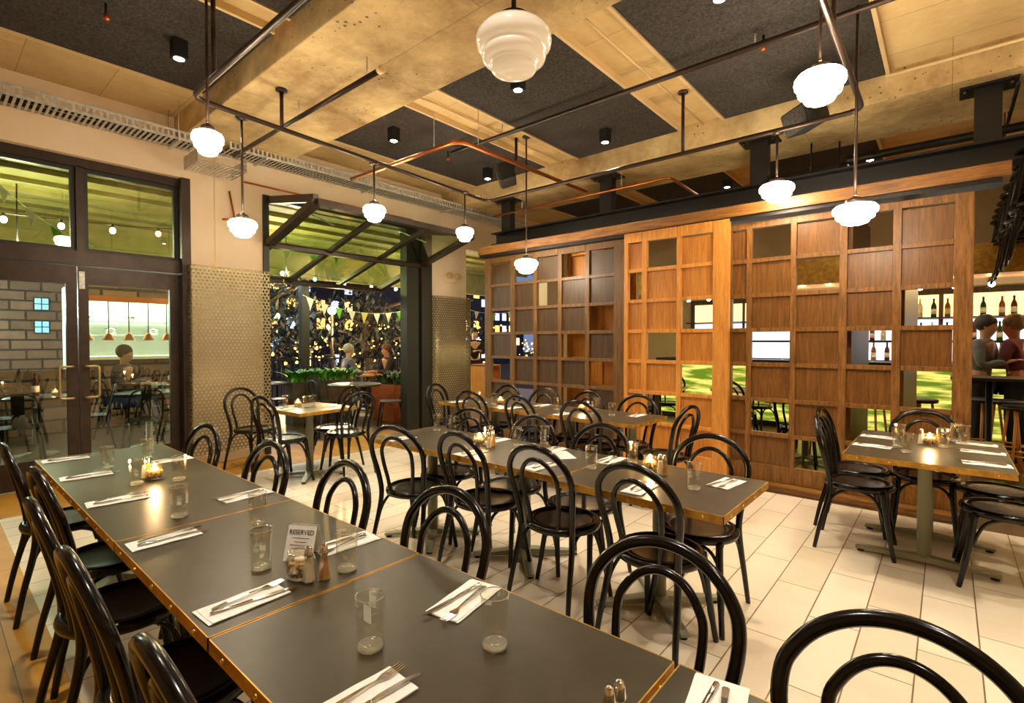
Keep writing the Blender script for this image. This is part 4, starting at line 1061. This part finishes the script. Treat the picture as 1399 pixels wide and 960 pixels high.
e = empty('pine_cabinet', (-8.1,8.45,0)); tag(e, 'low pine cabinet before the standing person beyond the far pier', 'cabinet')
m = MB(); m.box(-.3,.3,-.25,-.22,0,.9); m.box(-.3,.3,.22,.25,0,.9); m.box(-.3,.3,-.25,.25,.88,.91); m.box(-.3,.3,-.22,.22,.45,.47); m.box(-.3,.3,-.22,.22,.02,.05); m.build('carcass', M['oakl'], e)
# tumblers and bottles outside
BT = {}
def bottle_proto(name, rgb, cap):
    e = empty(name)
    mt = flat(name+' glass', rgb, .12, 0); mt.node_tree.nodes['Principled BSDF'].inputs['Transmission Weight'].default_value = .35
    MB().lathe([(0,0),(.034,0),(.037,.006),(.037,.17),(.030,.20),(.014,.235),(.013,.285),(0,.285)], 14).build('glass', mt, e)
    MB().lathe([(.0375,.05),(.0378,.05),(.0378,.13),(.0375,.13)], 14).build('paper_label', M['napkin'], e)
    MB().lathe([(0,.30),(.0145,.30),(.0145,.275),(.013,.275)], 10).build('cap', M[cap], e)
    return e
BP = [Proto(bottle_proto('bottle', c, k)) for c, k in (((150,84,28),'brass'),((40,70,34),'blackplastic'),((222,214,190),'chrome'),((110,36,24),'blackplastic'))]
for k, (x, y, w) in enumerate(((-8.75,.95,'outside the left glass door'),(-8.35,2.12,'on the nearer table outside the right door'),(-9.75,2.7,'on the farther table outside the right door'))):
    BP[3].place((x,y,.752), 0, 'dark red bottle on the round table ' + w, 'bottles on the terrace tables', 'bottle')
for k, (x, y, w) in enumerate(((-7.28,4.52,'left one on the doorway table'),(-7.2,4.66,'right one on the doorway table'),(-9.3,6.1,'with drink between the seated couple'),(-8.62,.8,'on the table outside the left door'),(-8.2,1.95,'on the nearer table outside the right door'),(-8.25,2.2,'right of the bottle outside the right door'))):
    GL.place((x,y,.752), 0, 'tumbler ' + w, 'tumblers', 'glass')
CJ.place((-8.6,1.12,.752), 0, 'lit candle in a glass jar outside the left glass door', 'candle jars', 'candle')
# kitchen reflected in the right door glass, built as a solid hatch outside
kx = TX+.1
e = empty('kitchen_reflection', (kx, 1.72, 0)); tag(e, 'solid stand-in for the kitchen reflection in the right door, with a white counter', 'kitchen')
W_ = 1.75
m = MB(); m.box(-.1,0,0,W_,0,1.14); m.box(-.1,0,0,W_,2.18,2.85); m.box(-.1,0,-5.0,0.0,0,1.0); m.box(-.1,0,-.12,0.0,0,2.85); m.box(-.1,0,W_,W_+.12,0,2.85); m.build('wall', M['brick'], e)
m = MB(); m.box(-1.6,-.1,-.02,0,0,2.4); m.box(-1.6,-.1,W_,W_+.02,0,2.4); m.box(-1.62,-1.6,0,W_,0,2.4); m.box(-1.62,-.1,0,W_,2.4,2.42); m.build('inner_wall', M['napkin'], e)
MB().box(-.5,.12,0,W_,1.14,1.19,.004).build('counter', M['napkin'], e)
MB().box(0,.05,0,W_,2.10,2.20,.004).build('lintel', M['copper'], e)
m = MB()
for zz in (1.55,1.8): m.box(-1.55,-1.3,.1,W_-.1,zz,zz+.02)
m.build('shelf', M['galv'], e)
for k in range(4): MB().lathe([(0,0),(.09,0),(.1,.08),(.1,.12),(0,.12)], 14, (-1.42,.3+k*.34,1.57 if k % 2 else 1.82)).build('pot', M['chrome'], e)
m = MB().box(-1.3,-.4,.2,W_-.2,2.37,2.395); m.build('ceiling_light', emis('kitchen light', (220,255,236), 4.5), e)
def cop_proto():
    e = empty('reflected_copper_lamp'); MB().tube([(0,0,0),(0,0,.55)], .008, 8).build('cord', M['black'], e)
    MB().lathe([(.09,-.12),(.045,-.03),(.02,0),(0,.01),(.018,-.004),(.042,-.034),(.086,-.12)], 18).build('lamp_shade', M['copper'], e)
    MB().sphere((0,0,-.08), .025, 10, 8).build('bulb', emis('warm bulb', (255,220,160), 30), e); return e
CL = Proto(cop_proto())  # lamps belong to the reflected kitchen, modelled as solids outside the glass
for k in range(5): CL.place((kx+.02, 1.78+k*.275, 1.58), 0, 'copper heat lamp of the built kitchen reflection, %s from the left' % ('first','second','third','fourth','fifth')[k], 'reflected copper heat lamps', 'lamp')
# brick building with blue lit windows behind the left door
e = empty('brick_building', (-15,0,0)); tag(e, 'dark brick building with blue lit windows, seen through the left glass door', 'building')
MB().box(-3,0,-3,3.1,0,7).build('wall', M['brick'], e)
for y, z in ((1.75,2.25),(1.75,1.75),(2.35,1.75),(2.35,2.25),(.9,2.25),(.9,1.75)):
    w_ = MB(); w_.box(0,.03,y-.13,y+.13,z-.14,z+.14); f = w_.build('window', M['black'], e)
    for a in (-1,1):
        for b in (-1,1): MB().box(.03,.035,y+a*.06-.05,y+a*.06+.05,z+b*.065-.055,z+b*.065+.055).build('pane', emis('blue lit pane', (120,180,240), .8), f)
# bunting and festoon lights
def string(a, b, sag, n=16):
    a, b = Vector(a), Vector(b); return [a.lerp(b, i/n) - Vector((0,0,sag*4*(i/n)*(1-i/n))) for i in range(n+1)]
FL = {'g': flat('green pennant', (110,190,50), .8), 'w': flat('cream pennant', (226,220,196), .8), 'y': flat('yellow pennant', (222,206,90), .8)}
def bunting(a, b, sag, cols, label, sz=.17):
    pts = string(a, b, sag, 24); e = empty('bunting'); tag(e, label, 'bunting', 'strings of bunting')
    MB().tube(pts, .004, 5).build('cord', M['napkin'], e)
    n = len(cols)
    for k, c in enumerate(cols):
        t = (k+.5)/n*24; i = int(t); p = pts[i].lerp(pts[i+1], t-i); d = (pts[i+1]-pts[i]).normalized(); nn = d.cross(Vector((0,0,1))).normalized()
        a_, b_, c_ = p-d*sz*.42, p+d*sz*.42, p-Vector((0,0,sz*1.15))+nn*random.uniform(-.03,.03)
        MB().add([a_-nn*.001, b_-nn*.001, c_-nn*.001, a_+nn*.001, b_+nn*.001, c_+nn*.001], [(0,1,2),(5,4,3),(0,3,4,1),(1,4,5,2),(2,5,3,0)]).build('flag', FL[c], e)
bunting((-8.2,.55,3.32),(-7.6,1.35,2.55),.1,'wwgw','short string of pale flags dropping outside the upper left window')
bunting((-8.6,1.5,2.62),(-8.6,3.4,2.30),.12,'wgwwgww','string of flags outside the right glass door')
bunting((-9.6,4.9,2.35),(-9.6,8.0,2.35),.30,'wwgwywwgww','string of flags across the folding window view', .2)
bunting((-7.9,3.1,3.1),(-8.4,5.6,3.3),.3,'gwggw','string of green flags behind the folded glass')
bunting((-9.0,8.2,2.4),(-8.8,10.5,2.3),.2,'wwgw','string of flags beyond the far pier')
def festoon(a, b, sag, n, label, cols):
    pts = string(a, b, sag, 20); e = empty('festoon_lights'); tag(e, label, 'string lights', 'strings of festoon lights')
    MB().tube(pts, .006, 6).build('cable', M['black'], e)
    for k in range(n):
        t = (k+.5)/n*20; i = int(t); p = pts[i].lerp(pts[i+1], t-i)
        s = MB().tube([p, p-Vector((0,0,.045))], .014, 8).build('socket', M['black'], e)
        MB().sphere(p-Vector((0,0,.075)), .032, 10, 8, (1,1,1.2)).build('bulb', BUL[cols[k % len(cols)]], s)
BUL = {'w': emis('white festoon bulb', (255,236,190), 60), 'g': emis('green festoon bulb', (60,255,120), 18), 'r': emis('red festoon bulb', (255,90,60), 18)}
festoon((-8.2,-.6,2.95),(-8.2,3.4,3.15),.12,8,'festoon of coloured bulbs outside the upper windows of the doors','rgwww')
festoon((-9.8,3.6,2.95),(-9.8,9.6,2.9),.2,9,'festoon of bulbs outside beyond the folding window','wwgw')
for k, (x, y, w) in enumerate(((-8.6,.8,'outside the left glass door'),(-8.8,4.2,'outside the folding window'),(-9.0,7.4,'outside beyond the far pier'))):  # lamps invented to light the terrace soffit yellow-green
    e = empty('added_terrace_light', (x,y,2.50)); tag(e, 'small added lamp to light the terrace ceiling ' + w, 'lamp', 'added terrace ceiling lamps')
    MB().tube([(0,0,0),(0,0,.855)], .008, 6).build('rod', M['black'], e)
    MB().lathe([(0,-.02),(.10,-.02),(.11,.05),(.10,.05),(.09,0),(0,0)], 18).build('bowl', M['black'], e)
    ld = bpy.data.lights.new('added_soffit_light', 'POINT'); ld.energy = 38; ld.color = (1,.98,.62); ld.shadow_soft_size = .06
    lo = bpy.data.objects.new('uplight', ld); COL.objects.link(lo); lo.parent = e; lo.location = (0,0,.12)
# night view
struct(MB().box(-90, TX-.35, -40, 90, -1.2, -1.0).build('ground', M['night']))
def tree(x, y, h, r, n, label, mat='treeleaf', lo=.35):
    e = empty('tree', (x,y,-1)); tag(e, label, 'tree', 'trees beyond the terrace')
    m = MB(); m.tube(smooth_path([(0,0,0),(.05,.1,h*.3),(-.1,.0,h*.55),(0,.1,h*.8)],4), [.22-.012*i for i in range(13)], 10)
    for k in range(9):
        a = k*2.4; z = h*(.3+.05*k); m.tube(smooth_path([(0,0,z),(math.cos(a)*r*.4,math.sin(a)*r*.4,z+h*.1),(math.cos(a)*r*.8,math.sin(a)*r*.8,z+h*.14)],3), .05, 6)
    m.build('trunk', M['bark'], e)
    m = MB()
    for i in range(n):
        u = random.random()**.45; a = random.uniform(0,2*PI); b = math.acos(random.uniform(-1,1))
        p = Vector((r*u*math.sin(b)*math.cos(a), r*u*math.sin(b)*math.sin(a), h*(.62+lo*u*math.cos(b))))
        p += Vector((math.sin(p.z*3)*.2, math.cos(p.z*2.3)*.2, 0))
        q = Matrix.Rotation(random.uniform(0,6.28),3,'Z') @ Matrix.Rotation(random.uniform(-1.3,1.3),3,'X'); s = random.uniform(.07,.14)
        m.add([p+q@Vector((0,-s,0)), p+q@Vector((s*.5,0,0)), p+q@Vector((0,s,0)), p+q@Vector((-s*.5,0,0))], [(0,1,2,3)])
    m.build('foliage', M[mat], e)
tree(-14.0, 5.9, 5.4, 1.8, 2600, 'leafy tree with bluish lit crown, left in the folding window view')
tree(-15.0, 9.9, 4.4, 1.7, 1500, 'dark tree behind the seated couple')
tree(-15.5, 13.5, 4.8, 2.0, 1500, 'dark tree at the right in the folding window view')
for k, (x, y, c, en) in enumerate(((-12.4,5.0,(.7,.85,1),120),(-13.2,7.6,(1,.62,.25),160),(-13.4,11.0,(1,.62,.25),160),(-17.5,8.0,(1,.7,.35),240),(-12.9,.2,(.75,.95,.9),130))):  # lamps put in to light the trees and the brick wall
    e = empty('added_street_lamp', (x,y,-1)); tag(e, 'added street lamp beyond the terrace railing, ' + ('cool white at the left','amber at the left of the couple','amber at the right of the couple','amber and distant','pale, lighting the brick building')[k], 'street lamp', 'added street lamps')
    MB().tube([(0,0,0),(0,0,4.4 if k < 1 else 3.2)], .04, 8).build('pole', M['black'], e)
    zt = 4.4 if k < 1 else 3.2
    MB().sphere((0,0,zt+.1), .11, 12, 8).build('globe', emis('added street lamp globe', tuple(int(255*v**.5) for v in c), 14), e)
    ld = bpy.data.lights.new('street', 'POINT'); ld.energy = en*.8; ld.color = c; ld.shadow_soft_size = .1
    lo = bpy.data.objects.new('glow', ld); COL.objects.link(lo); lo.parent = e; lo.location = (.35,0,zt-.1)
lit = [emis('amber lit window', (255,176,84), 1.0), emis('pale lit window', (190,204,255), .6), emis('gold lit window', (255,200,110), 1.2)]
for k, (x, y0, y1, h, w) in enumerate(((-30,6,13,9,'left'),(-34,13.5,22,6.5,'centre left'),(-29,22,30,10,'centre right'),(-36,30,44,8,'far right'),(-32,-8,4,8,'behind the doors'))):
    e = empty('night_building', (x,y0,-1)); tag(e, 'distant building with lit windows at night, ' + w, 'building', 'distant buildings')
    MB().box(-5,0,0,y1-y0,0,h).build('wall', M['bldg'], e); MB().box(-5.2,.2,-.2,y1-y0+.2,h,h+.3).build('roof', M['black'], e)
    nn = 0
    for iz in range(int(h/1.3)):
        for iy in range(int((y1-y0)/1.1)):
            if random.random() < .5 and nn < 34:
                nn += 1; yy = .5+iy*1.1; zz = .7+iz*1.3; MB().box(0,.05,yy,yy+.6,zz,zz+.75).build('window', random.choice(lit), e)
m = MB()
for i in range(420):
    y = random.uniform(2, 34); x = -random.uniform(17, 27); z = random.choice((.5,.8,1.1,1.3,1.5,2.2))+random.gauss(0,.12); m.sphere((x,y,z), random.uniform(.03,.07), 6, 4)
o = m.build('amber_lights', emis('amber city light', (255,170,74), 3)); tag(o, 'scatter of small amber city lights across the river', 'city lights', kind='stuff')

# ------------------------------------------------------------------ bar room behind the screens
e = empty('bar_counter', (0,9.3,0)); tag(e, 'long bar with glowing yellow green tiled front', 'bar')
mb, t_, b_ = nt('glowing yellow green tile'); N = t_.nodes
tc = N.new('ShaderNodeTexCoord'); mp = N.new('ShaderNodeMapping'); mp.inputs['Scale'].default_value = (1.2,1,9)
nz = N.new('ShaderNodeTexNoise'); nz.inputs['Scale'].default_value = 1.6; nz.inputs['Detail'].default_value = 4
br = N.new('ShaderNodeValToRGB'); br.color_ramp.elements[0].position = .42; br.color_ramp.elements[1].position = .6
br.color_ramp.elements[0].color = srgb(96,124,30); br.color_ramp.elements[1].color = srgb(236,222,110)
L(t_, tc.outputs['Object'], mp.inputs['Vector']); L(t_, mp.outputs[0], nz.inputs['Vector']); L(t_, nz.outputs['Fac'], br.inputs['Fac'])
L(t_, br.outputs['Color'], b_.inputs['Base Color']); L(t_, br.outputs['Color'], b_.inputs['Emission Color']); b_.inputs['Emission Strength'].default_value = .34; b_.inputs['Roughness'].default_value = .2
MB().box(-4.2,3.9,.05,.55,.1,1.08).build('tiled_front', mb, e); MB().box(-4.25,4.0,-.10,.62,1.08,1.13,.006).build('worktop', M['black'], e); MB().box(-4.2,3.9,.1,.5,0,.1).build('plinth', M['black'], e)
e = empty('bar_canopy', (0,9.3,2.28)); tag(e, 'amber timber canopy over the bar with a row of small bulbs', 'canopy')
MB().box(-4.2,4.0,-.9,1.0,0,.30,.006).build('soffit', M['oaklp'], e)
m = MB(); m.box(-4.2,4.0,-.93,-.90,-.02,.34); m.build('fascia', M['brass'], e)
for k in range(22): MB().sphere((-3.9+k*.36,-.3,-.10), .035, 10, 8).build('bulb', emis('warm bar bulb', (255,220,150), 26), e)
for x in (-3,-1,1,3): MB().tube([(x,.5,.3),(x,.5,ZC-2.28)], .012, 6).build('hanger', M['black'], e)
e = empty('back_bar', (0,10.75,0)); tag(e, 'bright back bar shelving behind the bar', 'shelving')
m = MB(); m.box(-4.2,4.0,.05,.22,0,2.3); m.build('cabinet', M['oakd'], e)
for z0, z1 in ((1.12,1.42),(1.46,1.80),(1.84,2.2)):
    for k in range(8): MB().box(-4.1+k*1.01,-4.1+k*1.01+.95,.03,.05,z0,z1).build('lit_panel', emis('lit back bar panel', (232,238,255) if z0 < 1.8 else (255,222,150), .5), e)
for z in (1.10,1.43,1.81): MB().box(-4.2,4.0,-.22,.05,z,z+.02).build('shelf', M['black'], e)
n_ = 0; rows = ('lower','middle','upper')
for r_, z in enumerate((1.12,1.45,1.83)):
    for k in range(26):
        x = -2.2 + k*.155 + random.uniform(-.03,.03); n_ += 1
        BP[(k*7+r_*3) % 4].place((x,10.66+random.uniform(-.03,.03),z), 0, 'bottle standing in the row on the %s shelf of the back bar' % rows[r_], 'bottles on the %s shelf of the back bar' % rows[r_], 'bottle')
for k in range(7):
    GL.place((-2.1+k*.62,9.4,1.131), 0, 'tumbler on the worktop of the bar', 'tumblers on the bar', 'glass')
def stool_proto():
    e = empty('bar_stool')
    MB().lathe([(0,.74),(.17,.74),(.18,.75),(.18,.77),(.17,.78),(0,.78)], 24).build('seat', M['black'], e)
    for k in range(4):
        a = PI/4+k*PI/2; MB().tube([(.12*math.cos(a),.12*math.sin(a),.74),(.20*math.cos(a),.20*math.sin(a),0)], .013, 8).build('leg', M['oakl'], e)
    MB().tube([(.165*math.cos(a),.165*math.sin(a),.28) for a in [2*PI*i/20 for i in range(20)]], .009, 6, closed=True).build('footrest', M['brass'], e)
    return e
ST = Proto(stool_proto())
for k, (px, kk, w) in enumerate(((1372,5.75,'before the person in the maroon shirt'),(1398,5.2,'at the right edge of the picture'),(1345,5.9,'behind the high table'),(1255,5.9,'seen through a gap of the oak screen'),(1190,6.1,'seen through a low gap of the oak screen'),(1120,6.3,'behind the middle of the oak screen'))):
    p = unproj(px, 560, k=kk); ST.place((p.x,p.y,0), .3*k, 'bar stool with wooden legs ' + w, 'bar stools', 'stool')
p = unproj(1352, 508, k=5.5)
e = empty('high_table', (p.x,p.y,0)); tag(e, 'black high table with thin top by the bar opening', 'table')
MB().box(-.32,.32,-.28,.28,1.03,1.06,.003).build('tabletop', M['black'], e); MB().lathe([(0,0),(.22,0),(.2,.02),(.03,.04),(.03,1.03),(0,1.03)], 18).build('pedestal', M['black'], e)
p = unproj(1390, 560, k=6.1)
person((p.x,p.y,0), 1.2, 'standing grey haired person in a maroon shirt at the bar, right edge', sit=False, arms='hold', skin=(206,130,96), top=(112,48,50), legs=(24,30,40), hairc=(150,110,84))
p = unproj(1338, 560, k=6.3)
person((p.x,p.y,0), -1.9, 'person in a grey top standing at the bar beside the oak screen post', sit=False, arms='hold', skin=(200,150,120), top=(120,124,122), legs=(26,26,28), hairc=(50,40,34))
for k, (x, y, rz_, w) in enumerate(((-3.4,7.4,.2,'behind the honey oak door'),(-2.2,7.9,-.3,'behind the seam of the screens'),(-1.3,7.0,.1,'behind the left oak gap'))):
    table(x, y, .8, .7, 'dark brass edged table in the bar room ' + w, [(0,0)], rz=rz_, st=False, group='tables in the bar room')
    chair(x, y-.45, UP+rz_, 'black bentwood chair in the bar room, near side, ' + w); chair(x, y+.45, DN+rz_, 'black bentwood chair in the bar room, far side, ' + w)
for x in (-2.6,-.8,1.0):
    SP.place((x,8.1,ZC), 0, 'small black cube spotlight in the bar room, ' + ('left','middle','right')[(x > -2)+(x > 0)], 'cube spotlights', 'spotlight')
bk = MB().box(.5,4.0,8.25,8.38,2.62,ZC).build('bulkhead', M['wall2']); tag(bk, 'cream bulkhead over the bar behind the hung chairs', 'bulkhead')
bx = MB()
for k, (y, w) in enumerate(((7.2,'left of the hanging chairs'),(7.9,'below the hanging chairs'))): pass

#@@REST1@@

# ------------------------------------------------------------------ camera, world, render look
cam = bpy.data.cameras.new('camera'); co = bpy.data.objects.new('camera', cam); COL.objects.link(co); scn.camera = co
cam.sensor_width = 36; cam.lens = 694.5*36/1399; cam.clip_start = .02; cam.clip_end = 200
co.location = (0,0,1.45)
yaw = math.radians(130.6)
co.rotation_euler = (PI/2-math.radians(1.2), 0, yaw-PI/2)
w = bpy.data.worlds.new('world'); scn.world = w; w.use_nodes = True
w.node_tree.nodes['Background'].inputs[0].default_value = (.050,.066,.115,1); w.node_tree.nodes['Background'].inputs[1].default_value = 1.0
vs = scn.view_settings; vs.view_transform = 'Standard'; vs.look = 'None'; vs.gamma = 1; vs.exposure = 1.85; vs.use_curve_mapping = False
